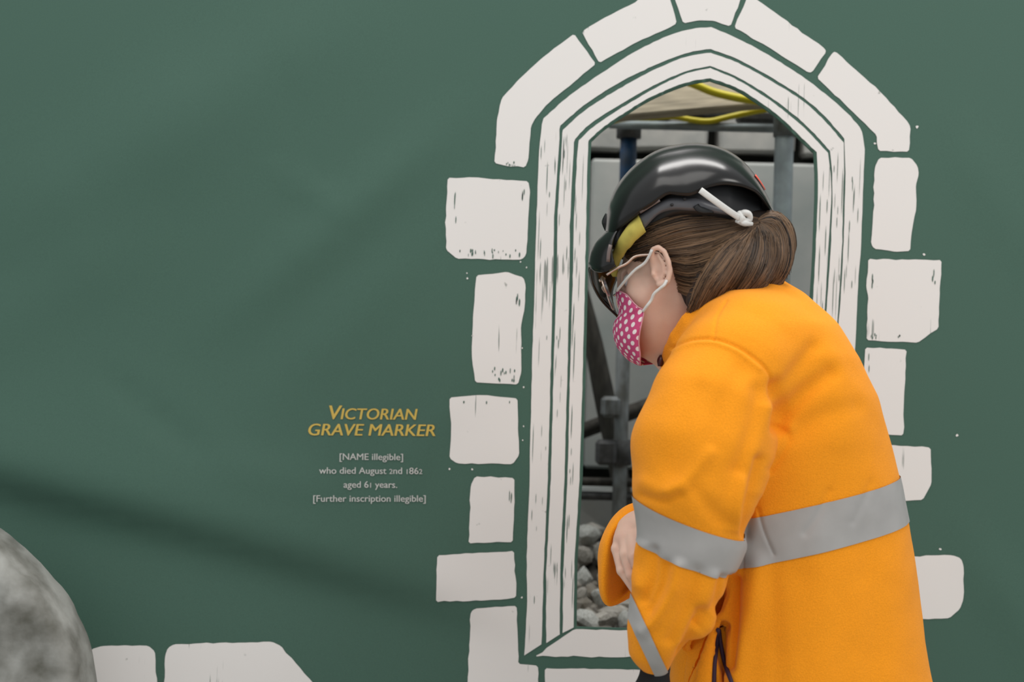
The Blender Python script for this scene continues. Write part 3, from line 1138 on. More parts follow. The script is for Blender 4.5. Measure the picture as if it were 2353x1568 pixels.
def head_sdf(X, Y, Z):
    f = ellip(X, Y, Z, V(1588, 548), (0.098, 0.076, 0.098), -20, 20)
    f = smin(f, ellip(X, Y, Z, V(1510, 662), (0.056, 0.056, 0.080), 14, 20), 0.03)      # face
    f = smin(f, ellip(X, Y, Z, V(1516, 750), (0.046, 0.048, 0.050), 10, 20), 0.03)      # jaw
    f = smin(f, chain(X, Y, Z, [(1492, 786, 0.008, 26), (1520, 785, 0.008, 32)]), 0.02)     # chin
    # nose, brow, lips
    f = smin(f, chain(X, Y, Z, [(1432, 645, 0.0, 9), (1431, 694, 0.003, 13)]), 0.010)
    f = smin(f, chain(X, Y, Z, [(1450, 628, -0.035, 12), (1434, 630, 0.0, 12), (1450, 650, 0.035, 12)]), 0.012)
    f = smin(f, chain(X, Y, Z, [(1440, 752, -0.015, 9), (1436, 755, 0.0, 9), (1440, 760, 0.015, 9)]), 0.010)
    # cheekbone
    f = smin(f, ellip(X, Y, Z, V(1482, 668, -0.046), (0.024, 0.014, 0.020), 10), 0.02)
    # neck
    f = smin(f, chain(X, Y, Z, [(1590, 690, 0.0, 88), (1625, 800, 0.01, 92), (1690, 960, 0.01, 110)]), 0.03)
    f = smin(f, chain(X, Y, Z, [(1545, 770, 0.0, 50), (1595, 850, 0.01, 66)]), 0.03)       # throat
    # eye sockets
    for s in (-1, 1):
        e = Hd(1446, 660, s * 0.032)
        f = np.maximum(f, -(np.sqrt((X - e[0] + 0.004) ** 2 + (Y - e[1]) ** 2 + (Z - e[2]) ** 2) - 0.013))
    # ear (near side)
    rim = [(1500, 612, -.072, 7), (1497, 588, -.080, 6), (1500, 573, -.084, 6), (1512, 568, -.086, 6.5), (1526, 578, -.087, 6.5), (1536, 600, -.087, 6.5), (1540, 624, -.086, 6.5), (1535, 645, -.084, 7), (1524, 656, -.080, 8), (1514, 655, -.076, 7)]
    ear = chain(X, Y, Z, rim)
    plate = chain(X, Y, Z, [(1508, 590, -.070, 14), (1522, 620, -.070, 17), (1518, 645, -.070, 12)])
    ear = smin(ear, plate, 0.006)
    anti = chain(X, Y, Z, [(1512, 585, -.082, 4), (1524, 606, -.082, 5), (1526, 628, -.081, 5), (1518, 642, -.079, 4)])
    ear = smin(ear, anti, 0.003)
    ear = smin(ear, chain(X, Y, Z, [(1502, 615, -.074, 5), (1501, 630, -.076, 6), (1506, 642, -.076, 4)]), 0.004)
    conc = chain(X, Y, Z, [(1513, 612, -.090, 7), (1512, 630, -.088, 7)])
    ear = np.maximum(ear, -conc)
    f = smin(f, ear, 0.006)
    # far ear
    f = smin(f, chain(X, Y, Z, [(1505, 650, .070, 12), (1525, 690, .074, 14)]), 0.008)
    return f


X, Y, Z, lo = grid(V(1390, 985) - np.array([0.0, 0.11, 0]), V(1760, 400) + np.array([0.0, 0.11, 0]), 0.0022)
hv, hq = surface_nets(head_sdf(X, Y, Z), lo, 0.0022)
hv = smooth_v(hv, hq, 2, 0.5)


def hand_sdf(X, Y, Z):
    f = chain(X, Y, Z, [(1560, 1190, 0.03, 36), (1490, 1193, -0.03, 33), (1466, 1205, -0.05, 30)])
    f = smin(f, chain(X, Y, Z, [(1462, 1208, -0.055, 26), (1450, 1238, -0.066, 26)]), 0.012)
    f = smin(f, chain(X, Y, Z, [(1440, 1215, -0.05, 22), (1432, 1240, -0.062, 22)]), 0.012)
    fingers = [
        [(1428, 1228, -.055, 14), (1417, 1262, -.068, 12.5), (1428, 1312, -.082, 11), (1458, 1358, -.090, 9)],
        [(1438, 1232, -.068, 14.5), (1436, 1275, -.088, 13), (1449, 1322, -.098, 11.5), (1478, 1362, -.100, 9.5)],
        [(1452, 1236, -.078, 14.5), (1456, 1280, -.102, 13), (1470, 1318, -.110, 11.5), (1492, 1350, -.110, 9.5)],
        [(1466, 1230, -.080, 14), (1475, 1266, -.104, 12.5), (1488, 1300, -.112, 11), (1500, 1324, -.112, 9)],
    ]
    for fg in fingers:
        c = chain(X, Y, Z, fg, 0.003)
        # knuckles
        f = smin(f, c, 0.0035)
    th = chain(X, Y, Z, [(1470, 1205, -.066, 15), (1488, 1206, -.098, 13), (1500, 1222, -.118, 10)])
    return smin(f, th, 0.008)


X, Y, Z, lo = grid(V(1385, 1395, -.06) - np.array([0, 0.1, 0]), V(1580, 1140, 0) + np.array([0.0, 0.08, 0.01]), 0.0016)
dv, dq = surface_nets(hand_sdf(X, Y, Z), lo, 0.0016)
dv = smooth_v(dv, dq, 2, 0.5)


def lean_sdf(X, Y, Z):      # trunk, arms and legs under the clothes
    f = chain(X, Y, Z, [(1700, 930, 0, 120), (1790, 1150, 0, 150), (1830, 1450, 0, 150), (1850, 1640, 0, 160)], 0.03)
    f = smin(f, chain(X, Y, Z, [(1700, 830, -.13, 60), (1630, 1000, -.17, 62), (1600, 1230, -.18, 48), (1540, 1430, -.18, 38), (1500, 1560, -.17, 26)]), 0.03)
    f = smin(f, chain(X, Y, Z, [(1700, 850, .13, 60), (1650, 1000, .17, 62), (1610, 1170, .14, 50), (1540, 1200, .04, 38)]), 0.03)
    for s in (-1, 1):
        pts = [V(1850, 1640, 0) + np.array([0, s * 0.09, 0]), V(1840, 1900, 0) + np.array([0, s * 0.1, 0]), np.array([V(1860, 1900, 0)[0], DP + s * 0.1, 0.08])]
        f = smin(f, cone(X, Y, Z, pts[0], pts[1], 0.09, 0.06), 0.02)
        f = smin(f, cone(X, Y, Z, pts[1], pts[2], 0.06, 0.045), 0.02)
    return f


X, Y, Z, lo = grid((0.10, DP - 0.36, 0.0), (0.80, DP + 0.36, 1.32), 0.009)
lv, lq = surface_nets(lean_sdf(X, Y, Z), lo, 0.009)
bvx = np.vstack([hv, dv, lv])
bq = np.vstack([hq, dq + len(hv), lq + len(hv) + len(dv)])
body = link('body', mesh_np('body', bvx, bq), 'skin', person)

# eyes (part of the body's look)
for s in (-1, 1):
    bm = bmesh.new()
    bmesh.ops.create_uvsphere(bm, u_segments=16, v_segments=10, radius=0.0115)
    o = link('eye', bm_mesh('eye', bm), 'eye', person)
    o.location = Hd(1450, 661, s * 0.030)

# ---------------------------------------------------------------- jacket
TORSO = [  # py, front px, back px, half depth
    (628, 1680, 1770, 0.045), (650, 1640, 1800, 0.075), (672, 1605, 1838, 0.10), (700, 1580, 1868, 0.135), (745, 1560, 1913, 0.165), (815, 1535, 1961, 0.18),
    (900, 1520, 2002, 0.185), (1000, 1512, 2031, 0.185), (1100, 1515, 2056, 0.18), (1190, 1525, 2076, 0.175),
    (1280, 1540, 2091, 0.175), (1400, 1550, 2103, 0.18), (1500, 1545, 2117, 0.185), (1568, 1540, 2130, 0.19), (1760, 1535, 2150, 0.2)]
tz, tcx, ta, tb2_ = [], [], [], []
for (py, a, b, dep) in TORSO:
    p, q = V(a, py, 0.0), V(b, py, 0.0)
    tz.append((p[2] + q[2]) / 2)
    tcx.append((p[0] + q[0]) / 2)
    ta.append((q[0] - p[0]) / 2)
    tb2_.append(dep)
o_ = np.argsort(tz)
tz, tcx, ta, tb2_ = [np.array(k)[o_] for k in (tz, tcx, ta, tb2_)]
HEM = tz[0]


def torso_sdf(X, Y, Z):
    cx = np.interp(Z, tz, tcx)
    a = np.interp(Z, tz, ta)
    b = np.interp(Z, tz, tb2_)
    e = 2.25
    k = (np.abs((X - cx) / a) ** e + np.abs((Y - DP) / b) ** e) ** (1 / e)
    f = (k - 1) * np.minimum(a, b) * 0.9
    return np.maximum(np.maximum(f, Z - tz[-1]), HEM - Z)


ARM_N = [(1715, 800, -.125, 128), (1690, 850, -.145, 142), (1640, 945, -.175, 150), (1612, 1030, -.19, 158), (1598, 1120, -.2, 142), (1592, 1230, -.2, 120), (1570, 1320, -.2, 104), (1544, 1392, -.2, 92), (1514, 1452, -.2, 70), (1500, 1492, -.195, 50), (1508, 1526, -.19, 32)]
ARM_F = [(1715, 820, .125, 120), (1680, 920, .165, 120), (1640, 1040, .19, 110), (1620, 1150, .17, 95), (1575, 1200, .10, 82)]


def arm_sdf(X, Y, Z):
    return chain(X, Y, Z, ARM_N, 0.012)


COLLAR = [(1522, 838, -.018, 10), (1535, 808, -.045, 13), (1552, 775, -.066, 15), (1578, 738, -.082, 16), (1615, 700, -.090, 16), (1665, 668, -.086, 15), (1720, 652, -.065, 14), (1768, 652, -.03, 13), (1785, 664, .01, 12), (1760, 690, .06, 12), (1690, 730, .09, 12), (1610, 790, .08, 12), (1550, 830, .05, 11), (1524, 842, .012, 10)]
COLLAR2 = [(p[0] + 14, p[1] + 24, p[2] * 1.06, p[3] + 5) for p in COLLAR]


def jacket_sdf(X, Y, Z):
    f = torso_sdf(X, Y, Z)
    kz = np.interp(Z, [V(1750, 960)[2], V(1750, 800)[2]], [0.006, 0.03]).astype(np.float32)
    f = smin(f, arm_sdf(X, Y, Z), kz)
    f = smin(f, chain(X, Y, Z, ARM_F, 0.012), 0.022)
    col = smin(chain(X, Y, Z, COLLAR, 0.002), chain(X, Y, Z, COLLAR2, 0.002), 0.006)
    f = smin(f, col, 0.012)
    # hollow for the neck
    nk = chain(X, Y, Z, [(1575, 690, 0, 96), (1600, 790, 0, 88)])
    f = np.maximum(f, -nk)
    # hanging folds of the open front
    f = smin(f, chain(X, Y, Z, [(1668, 1400, -.115, 18), (1645, 1480, -.125, 22), (1622, 1620, -.135, 30)]), 0.012)
    D_ = Y - CAM[1]
    xc, zc_ = (X - CAM[0]), (Z - CAM[2])
    qx = W / 2 + (xc * cr + zc_ * sr) * F / D_
    qy = H / 2 - (-xc * sr + zc_ * cr) * F / D_
    for line, deep in (([(1672, 1345, 2), (1640, 1410, 13), (1606, 1485, 18), (1575, 1560, 19), (1560, 1660, 19)], -.06),
                       ([(1665, 1425, 1), (1660, 1470, 7), (1664, 1540, 5), (1668, 1660, 5)], -.115)):
        slot = None
        for p, q in zip(line[:-1], line[1:]):
            dx, dy = q[0] - p[0], q[1] - p[1]
            t = np.clip(((qx - p[0]) * dx + (qy - p[1]) * dy) / (dx * dx + dy * dy), 0, 1)
            c = np.hypot(qx - p[0] - t * dx, qy - p[1] - t * dy) - (p[2] + (q[2] - p[2]) * t)
            slot = c if slot is None else np.minimum(slot, c)
        slot = np.maximum(slot * MID, Y - (DP + deep))
        slot = np.maximum(slot, (DP - 0.178) - Y)
        f = -smin(-f, slot, 0.006)
    return f


hJ = 0.0048
X, Y, Z, lo = grid((V(1400, 1100, -.2)[0], DP - 0.36, HEM - 0.01), (V(2180, 1500)[0] + 0.02, DP + 0.36, V(1700, 600)[2]), hJ)
jv, jq = surface_nets(jacket_sdf(X, Y, Z).astype(np.float64), lo, hJ)
jv = smooth_v(jv, jq, 3, 0.5)
# one refinement of the faces so that folds stay crisp


def subdivide(v, q):
    e = np.sort(np.vstack([q[:, [0, 1]], q[:, [1, 2]], q[:, [2, 3]], q[:, [3, 0]]]), axis=1)
    key = e[:, 0].astype(np.int64) * len(v) + e[:, 1]
    u, inv = np.unique(key, return_inverse=True)
    em = (v[u // len(v)] + v[u % len(v)]) / 2
    n, m_ = len(v), len(q)
    fc = v[q].mean(1)
    ei = inv.reshape(4, m_).T + n
    fi = np.arange(m_) + n + len(u)
    nq = np.vstack([np.stack([q[:, k], ei[:, k], fi, ei[:, (k + 3) % 4]], 1) for k in range(4)])
    return np.vstack([v, em, fc]), nq


jv, jq = subdivide(jv, jq)
jv = smooth_v(jv, jq, 3, 0.5)

FOLDS = [  # polyline (px), amplitude m (+ out), width px, side: 1 near only
    ([(1545, 800), (1590, 782), (1640, 780), (1700, 800), (1755, 842), (1785, 890)], -0.0035, 4),
    ([(1545, 808), (1590, 790), (1640, 788), (1695, 808), (1745, 848)], 0.002, 6),
    ([(1640, 780), (1648, 730), (1668, 690)], -0.0022, 3.5),
    ([(1785, 885), (1797, 940), (1790, 985)], -0.014, 16),
    ([(1792, 985), (1812, 1005), (1795, 1045), (1770, 1080)], -0.004, 10),
    ([(1815, 985), (1800, 1030), (1770, 1075), (1742, 1130)], 0.004, 16),
    ([(1800, 960), (1850, 905), (1905, 860)], -0.009, 20),
    ([(1790, 905), (1830, 850), (1865, 800)], -0.007, 18),
    ([(1815, 1000), (1880, 960), (1960, 935)], -0.004, 24),
    ([(1700, 850), (1660, 930), (1640, 1020)], -0.004, 26),
    ([(1745, 900), (1738, 980), (1700, 1080)], -0.008, 22),
    ([(1610, 900), (1570, 1000), (1545, 1080)], -0.004, 26),
    ([(1760, 940), (1725, 1060), (1690, 1160), (1680, 1215)], 0.007, 18),
    ([(1480, 1108), (1520, 1128), (1570, 1120)], 0.0035, 16),
    ([(1475, 1142), (1520, 1152), (1560, 1138)], -0.004, 12),
    ([(1540, 1130), (1590, 1090), (1630, 1040)], 0.005, 16),
    ([(1600, 1130), (1640, 1180), (1700, 1222)], -0.004, 20),
    ([(1745, 1060), (1722, 1150), (1712, 1230)], -0.010, 14),
    ([(1700, 1100), (1690, 1170), (1698, 1230)], 0.006, 12),
    # forearm
    ([(1480, 1250), (1462, 1300), (1470, 1345)], 0.008, 16),
    ([(1505, 1260), (1500, 1330), (1480, 1380)], -0.008, 12),
    ([(1560, 1300), (1545, 1360), (1510, 1420), (1480, 1450)], 0.009, 13),
    ([(1530, 1300), (1520, 1350), (1492, 1400)], -0.007, 14),
    ([(1600, 1315), (1575, 1400), (1540, 1470)], -0.006, 16),
    ([(1640, 1325), (1612, 1400), (1570, 1480)], 0.006, 15),
    ([(1660, 1330), (1650, 1390), (1610, 1440)], -0.010, 12),
    # coat skirt
    ([(1690, 1330), (1688, 1400), (1685, 1480), (1680, 1530)], -0.020, 13),
    ([(1742, 1300), (1728, 1400), (1700, 1500), (1690, 1600)], 0.012, 26),
    ([(1640, 1420), (1610, 1500), (1585, 1600)], 0.012, 18),
    ([(1612, 1410), (1580, 1480), (1555, 1600)], -0.016, 16),
    ([(1660, 1440), (1650, 1500), (1645, 1600)], -0.012, 12),
    ([(1760, 1275), (1775, 1380), (1790, 1600)], -0.004, 26),
    ([(1880, 1240), (1890, 1400), (1900, 1600)], 0.004, 40),
    ([(1990, 1220), (2000, 1400), (2010, 1600)], -0.003, 36),
    # band seam and creases
    ([(1742, 1170), (1755, 1220), (1778, 1275)], -0.003, 4),
    ([(1905, 1130), (1880, 1180), (1850, 1225)], -0.0022, 9),
    ([(2000, 1110), (1980, 1160), (1960, 1200)], -0.0018, 9),
    ([(1850, 700), (1900, 790), (1930, 900), (1935, 1000)], 0.003, 40),
]


def seg_dist(px, py, line):
    d = np.full(px.shape, 1e9)
    for (x0, y0), (x1, y1) in zip(line[:-1], line[1:]):
        dx, dy = x1 - x0, y1 - y0
        t = np.clip(((px - x0) * dx + (py - y0) * dy) / (dx * dx + dy * dy), 0, 1)
        d = np.minimum(d, np.hypot(px - x0 - t * dx, py - y0 - t * dy))
    return d


jn = vnormals(jv, jq)
jpx, jpy = to_px(jv)
near = np.clip((-jn[:, 1] + 0.25) / 0.4, 0, 1) * (jv[:, 1] < DP + 0.02)
disp = np.zeros(len(jv))
for line, amp, w in FOLDS:
    ln = [tuple(p) for p in spline(line, 14)]
    disp += amp * 0.8 * np.exp(-(seg_dist(jpx, jpy, ln) / w) ** 2)
bt = ((jpx - 1490) * -80 + (jpy - 1152) * 219) / math.hypot(80, 219)
inb = np.clip(np.minimum(bt + 6, 98 - bt) / 14, 0, 1) * (jpx < 1712)
disp *= 1 - 0.8 * inb
soft = np.array([mnoise.noise(Vector(p) * 14.0) * 0.0022 + mnoise.noise(Vector(p) * 32.0) * 0.0009 for p in jv])
jv = jv + jn * (disp * near + soft)[:, None]
jacket = link('jacket', mesh_np('jacket', jv, jq), 'orange', person)


def band(p0, p1, width_px, d, which, depth_tilt=0.0, label=None, off=0.0016):
    """reflective strip: the slice of the jacket between two parallel planes"""
    A, B = V(*p0, d), V(*p1, d)
    t = (B - A) / np.linalg.norm(B - A)
    n = np.cross(t, np.array([0.0, 1.0, depth_tilt]))
    n /= np.linalg.norm(n)
    if n[2] > 0:
        n = -n
    bm = bmesh.new()
    bm.from_mesh(jacket.data)
    w = width_px * mpp(d)
    # coarse cull
    kill = [v for v in bm.verts if not (-0.03 < np.dot(np.array(v.co) - A, n) < w + 0.03)]
    bmesh.ops.delete(bm, geom=kill, context='VERTS')
    for co, no in ((A, -n), (A + n * w, n)):
        bmesh.ops.bisect_plane(bm, geom=bm.verts[:] + bm.edges[:] + bm.faces[:], plane_co=Vector(co), plane_no=Vector(no), clear_outer=True)
    P_ = np.array([tuple(v.co) for v in bm.verts])
    aN = arm_sdf(P_[:, 0], P_[:, 1], P_[:, 2])
    tN = torso_sdf(P_[:, 0], P_[:, 1], P_[:, 2])
    aF = chain(P_[:, 0], P_[:, 1], P_[:, 2], ARM_F)
    if which == 'arm':
        k = aN < np.minimum(tN, aF)
    else:
        k = tN < np.minimum(aN, aF) + 0.002
    bm.verts.ensure_lookup_table()
    bmesh.ops.delete(bm, geom=[bm.verts[i] for i in np.nonzero(~k)[0]], context='VERTS')
    bm.normal_update()
    for v in bm.verts:
        v.co += v.normal * off
    me = bpy.data.meshes.new('reflective_band')
    bm.to_mesh(me)
    bm.free()
    o = link('reflective_band', me, 'band', jacket)
    return o


band((1490, 1152), (1709, 1232), 92, -.2, 'arm', 0.10)
band((1725, 1172), (2060, 1096), 103, -.05, 'torso', -0.05)
band((1532, 1540), (1458, 1378), 30, -.2, 'arm', 0.0)

# ---- far sleeve with its cuff
rings_px = [
    [(1560, 1120, .16), (1500, 1150, .15), (1470, 1210, .15), (1475, 1280, .15), (1520, 1320, .16), (1580, 1310, .17), (1620, 1250, .18), (1610, 1160, .17)],
    [(1520, 1140, .07), (1450, 1160, .06), (1405, 1215, .05), (1390, 1290, .05), (1420, 1350, .06), (1500, 1350, .08), (1560, 1280, .10), (1560, 1180, .09)],
    [(1495, 1148, .02), (1432, 1166, .005), (1391, 1215, -.005), (1374, 1285, -.01), (1386, 1372, -.005), (1460, 1368, .02), (1530, 1290, .045), (1530, 1190, .04)],
    [(1492, 1156, -.02), (1438, 1170, -.032), (1396, 1215, -.04), (1378, 1280, -.045), (1389, 1390, -.04), (1450, 1372, -.01), (1515, 1290, .01), (1515, 1195, .005)],
    [(1486, 1170, -.034), (1444, 1182, -.048), (1410, 1218, -.056), (1396, 1275, -.06), (1400, 1386, -.045), (1448, 1362, -.02), (1505, 1290, 0), (1505, 1205, -.005)],
    [(1488, 1178, -.026), (1448, 1190, -.038), (1417, 1222, -.044), (1406, 1275, -.046), (1412, 1372, -.03), (1448, 1352, -.01), (1500, 1285, .01), (1500, 1210, .005)],
    [(1500, 1180, .01), (1465, 1195, .0), (1440, 1225, .0), (1432, 1275, .0), (1445, 1335, .01), (1470, 1330, .03), (1510, 1285, .05), (1515, 1215, .05)],
]
NRG = 40
rg = []
for r in rings_px:
    p = Vs(r)
    p = np.vstack([p, p[:1]])
    rg.append(spline(p, NRG + 1)[:-1])
rg = np.array(rg)
rg = np.stack([spline(rg[:, j], 26) for j in range(NRG)], 1)
nR = len(rg)
vv = rg.reshape(-1, 3).copy()
ff = np.array([(i * NRG + j, i * NRG + (j + 1) % NRG, (i + 1) * NRG + (j + 1) % NRG, (i + 1) * NRG + j) for i in range(nR - 1) for j in range(NRG)])
vv += np.array([[mnoise.noise(Vector(p) * 30) * 0.002] * 3 for p in vv])
cuff = link('sleeve_cuff', mesh_np('sleeve_cuff', vv, ff), 'orange', jacket)
cuff.modifiers.new('smooth', 'SUBSURF').levels = 1

# zip pull by the chin and dark tubes put in as the shadow of the skirt slit
tube('zip_pull', spline(Vs([(1521, 818, -.03), (1518, 828, -.035), (1517, 842, -.035)]), 6), [0.0035, 0.006, 0.004], 'red_zip', jacket, seg=6)


def near_surface(px, py, lift):
    o = Vector(CAM)
    d = (Vector(V(px, py)) - o).normalized()
    hit = jbvh.ray_cast(o, d)
    return np.array(hit[0] - d * lift) if hit[0] else V(px, py, -.1)


jbvh = bvhtree.BVHTree.FromPolygons([Vector(p) for p in jv], [tuple(map(int, q)) for q in jq])
tube('slit_shade', np.array([near_surface(x, y, 0.004) for x, y in spline([(1652, 1448), (1656, 1480), (1664, 1520), (1680, 1566), (1700, 1620)], 14)]), 0.0032, 'purple', jacket, seg=6)
tube('slit_shade', np.array([near_surface(x, y, 0.004) for x, y in spline([(1650, 1448), (1646, 1490), (1642, 1530), (1640, 1590)], 12)]), 0.0032, 'purple', jacket, seg=6)

# gloved near hand below the cuff, trousers, boots


def glove_sdf(X, Y, Z):
    f = chain(X, Y, Z, [(1506, 1500, -.185, 30), (1506, 1535, -.185, 30), (1500, 1590, -.185, 40), (1496, 1640, -.185, 40)], 0.01)
    for i, (a, b) in enumerate([(-30, 0), (-10, 14), (10, 12), (28, -4)]):
        c = chain(X, Y, Z, [(1496 + a, 1640, -.185, 15), (1490 + a, 1690 + b, -.18, 14), (1500 + a, 1725 + b, -.172, 11)])
        f = smin(f, c, 0.004)
    return smin(f, chain(X, Y, Z, [(1470, 1590, -.185, 16), (1452, 1640, -.18, 14), (1455, 1670, -.175, 11)]), 0.008)


X, Y, Z, lo = grid(V(1420, 1760, -.2) - np.array([0, .06, 0]), V(1560, 1480, -.15) + np.array([0, .04, 0]), 0.003)
gv, gq = surface_nets(glove_sdf(X, Y, Z), lo, 0.003)
link('glove', mesh_np('glove', smooth_v(gv, gq, 1), gq), 'trousers', person)


def trouser_sdf(X, Y, Z):
    f = None
    for s in (-1, 1):
        a = V(1830, 1640, 0) + np.array([0, s * 0.085, 0])
        b = V(1815, 1950, 0) + np.array([0, s * 0.10, 0])
        c = np.array([b[0] + 0.02, DP + s * 0.10, 0.10])
        g_ = smin(cone(X, Y, Z, a, b, 0.125, 0.095), cone(X, Y, Z, b, c, 0.095, 0.075), 0.03)
        f = g_ if f is None else smin(f, g_, 0.02)
    return f


X, Y, Z, lo = grid((0.10, DP - 0.30, 0.0), (0.78, DP + 0.30, 0.85), 0.010)
tv, tq = surface_nets(trouser_sdf(X, Y, Z), lo, 0.010)
link('trousers', mesh_np('trousers', smooth_v(tv, tq, 2), tq), 'trousers', person)
bx_ = V(1815, 1950, 0)[0] + 0.02
for s in (-1, 1):
    def boot_sdf(X, Y, Z, s=s):
        a = np.array([bx_ + 0.02, DP + s * 0.1, 0.05])
        b = np.array([bx_ - 0.15, DP + s * 0.1 + s * 0.01, 0.042])
        f = cone(X, Y, Z, a, b, 0.05, 0.045)
        f = smin(f, cone(X, Y, Z, np.array([bx_, DP + s * 0.1, 0.06]), np.array([bx_, DP + s * 0.1, 0.16]), 0.055, 0.055), 0.03)
        return np.maximum(f, -Z + 0.001)
    X, Y, Z, lo = grid((bx_ - 0.24, DP + s * 0.1 - 0.09, -0.012), (bx_ + 0.1, DP + s * 0.1 + 0.09, 0.24), 0.007)
    v_, q_ = surface_nets(boot_sdf(X, Y, Z), lo, 0.007)
    link('boot', mesh_np('boot', v_, q_), 'boot', person)

# ---------------------------------------------------------------- hair
TIE = (1742, 512)


def hair_sdf(X, Y, Z):
    f = ellip(X, Y, Z, V(1622, 560, 0.0), (0.098, 0.084, 0.088), -14, 20)
    f = smin(f, chain(X, Y, Z, [(1640, 600, -.03, 70), (1610, 660, -.02, 66), (1620, 700, 0, 66)]), 0.02)       # nape
    f = smin(f, chain(X, Y, Z, [(1572, 585, -.052, 46), (1582, 630, -.050, 44), (1596, 680, -.045, 40)]), 0.015)
    # gathered tail
    f = smin(f, chain(X, Y, Z, [(1735, 515, -.03, 26), (1775, 510, -.045, 24), (1798, 530, -.055, 26), (1800, 575, -.06, 27), (1786, 615, -.065, 30), (1772, 650, -.06, 26)]), 0.012)
    f = smin(f, chain(X, Y, Z, [(1735, 520, -.04, 28), (1738, 570, -.075, 46), (1720, 625, -.085, 50), (1700, 670, -.08, 40)]), 0.015)
    f = smin(f, chain(X, Y, Z, [(1728, 528, -.045, 26), (1680, 580, -.085, 44), (1636, 645, -.095, 42), (1604, 690, -.09, 28), (1590, 716, -.085, 12)]), 0.015)
    # keep the face side free of hair: cut along the hair line
    f = smin(f, ellip(X, Y, Z, V(1545, 552, -.012), (0.074, 0.080, 0.046), -24, 20), 0.015)
    D_ = Y - CAM[1]
    xc, zc_ = (X - CAM[0]), (Z - CAM[2])
    qx = W / 2 + (xc * cr + zc_ * sr) * F / D_
    qy = H / 2 - (-xc * sr + zc_ * cr) * F / D_
    cut = None
    for a, b in (((1440, 658, 54), (1490, 652, 44)), ((1490, 652, 44), (1525, 660, 32)), ((1512, 604, 20), (1522, 640, 22)), ((1525, 660, 30), (1536, 725, 32))):
        dx, dy = b[0] - a[0], b[1] - a[1]
        t = np.clip(((qx - a[0]) * dx + (qy - a[1]) * dy) / (dx * dx + dy * dy), 0, 1)
        c = np.hypot(qx - a[0] - t * dx, qy - a[1] - t * dy) - (a[2] + (b[2] - a[2]) * t)
        cut = c if cut is None else np.minimum(cut, c)
    cut = cut * MID + np.maximum(0, Y - DP) * 0.5
    f = np.maximum(f, -cut)
    return np.maximum(f, (1428 - qx) * MID)


X, Y, Z, lo = grid(V(1410, 745) - np.array([0, .16, 0]), V(1850, 420) + np.array([0.02, .14, 0]), 0.003)
av, aq = surface_nets(hair_sdf(X, Y, Z), lo, 0.003)
av = smooth_v(av, aq, 2)
hair = link('hair', mesh_np('hair', av, aq), 'hair_under', person)
abvh = bvhtree.BVHTree.FromPolygons([Vector(p) for p in av], [tuple(map(int, q)) for q in aq])


def on_hair(px, py, lift):
    o = Vector(CAM)
    d = (Vector(V(px, py)) - o).normalized()
    h_ = abvh.ray_cast(o, d)
    if h_[0] is None:
        n_ = abvh.find_nearest(Vector(V(px, py, -.05)))
        return np.array(n_[0] + n_[1] * lift)
    return np.array(h_[0] + h_[1] * lift)


GUIDES_SIDE = [  # hairline -> tie
    [(1450, 530), (1560, 488), (1640, 486), (1700, 494), (1740, 504)],
    [(1440, 550), (1560, 506), (1640, 500), (1700, 502), (1742, 508)],
    [(1436, 572), (1560, 528), (1640, 518), (1700, 512), (1742, 512)],
    [(1440, 590), (1560, 550), (1640, 538), (1700, 524), (1742, 516)],
    [(1462, 600), (1500, 575), (1570, 576), (1640, 562), (1700, 534), (1742, 520)],
    [(1540, 592), (1590, 602), (1650, 582), (1700, 546), (1740, 522)],
    [(1550, 622), (1600, 632), (1655, 602), (1700, 556), (1738, 524)],
    [(1556, 648), (1600, 664), (1650, 626), (1698, 566), (1736, 526)],
    [(1562, 672), (1596, 690), (1640, 650), (1690, 580), (1734, 528)],
]
GUIDES_TAIL = [
    [(1740, 506), (1762, 486), (1790, 484), (1818, 515), (1828, 565), (1824, 612), (1800, 648), (1786, 660)],
    [(1742, 508), (1768, 494), (1792, 500), (1814, 535), (1818, 585), (1804, 630), (1780, 660)],
    [(1744, 512), (1772, 506), (1792, 522), (1802, 560), (1800, 605), (1780, 645), (1764, 664)],
    [(1746, 516), (1768, 522), (1784, 548), (1788, 590), (1772, 632), (1745, 665)],
    [(1744, 520), (1760, 540), (1766, 580), (1758, 620), (1738, 652), (1715, 675)],
    [(1740, 522), (1744, 556), (1736, 600), (1716, 638), (1690, 672), (1680, 685)],
    [(1736, 522), (1722, 560), (1700, 605), (1674, 645), (1644, 685), (1636, 700)],
    [(1732, 522), (1704, 556), (1676, 596), (1646, 640), (1618, 688), (1604, 712)],
    [(1728, 522), (1686, 556), (1650, 598), (1622, 640), (1598, 688), (1584, 724)],
    [(1724, 522), (1670, 560), (1634, 604), (1606, 650), (1586, 695), (1576, 722)],
]


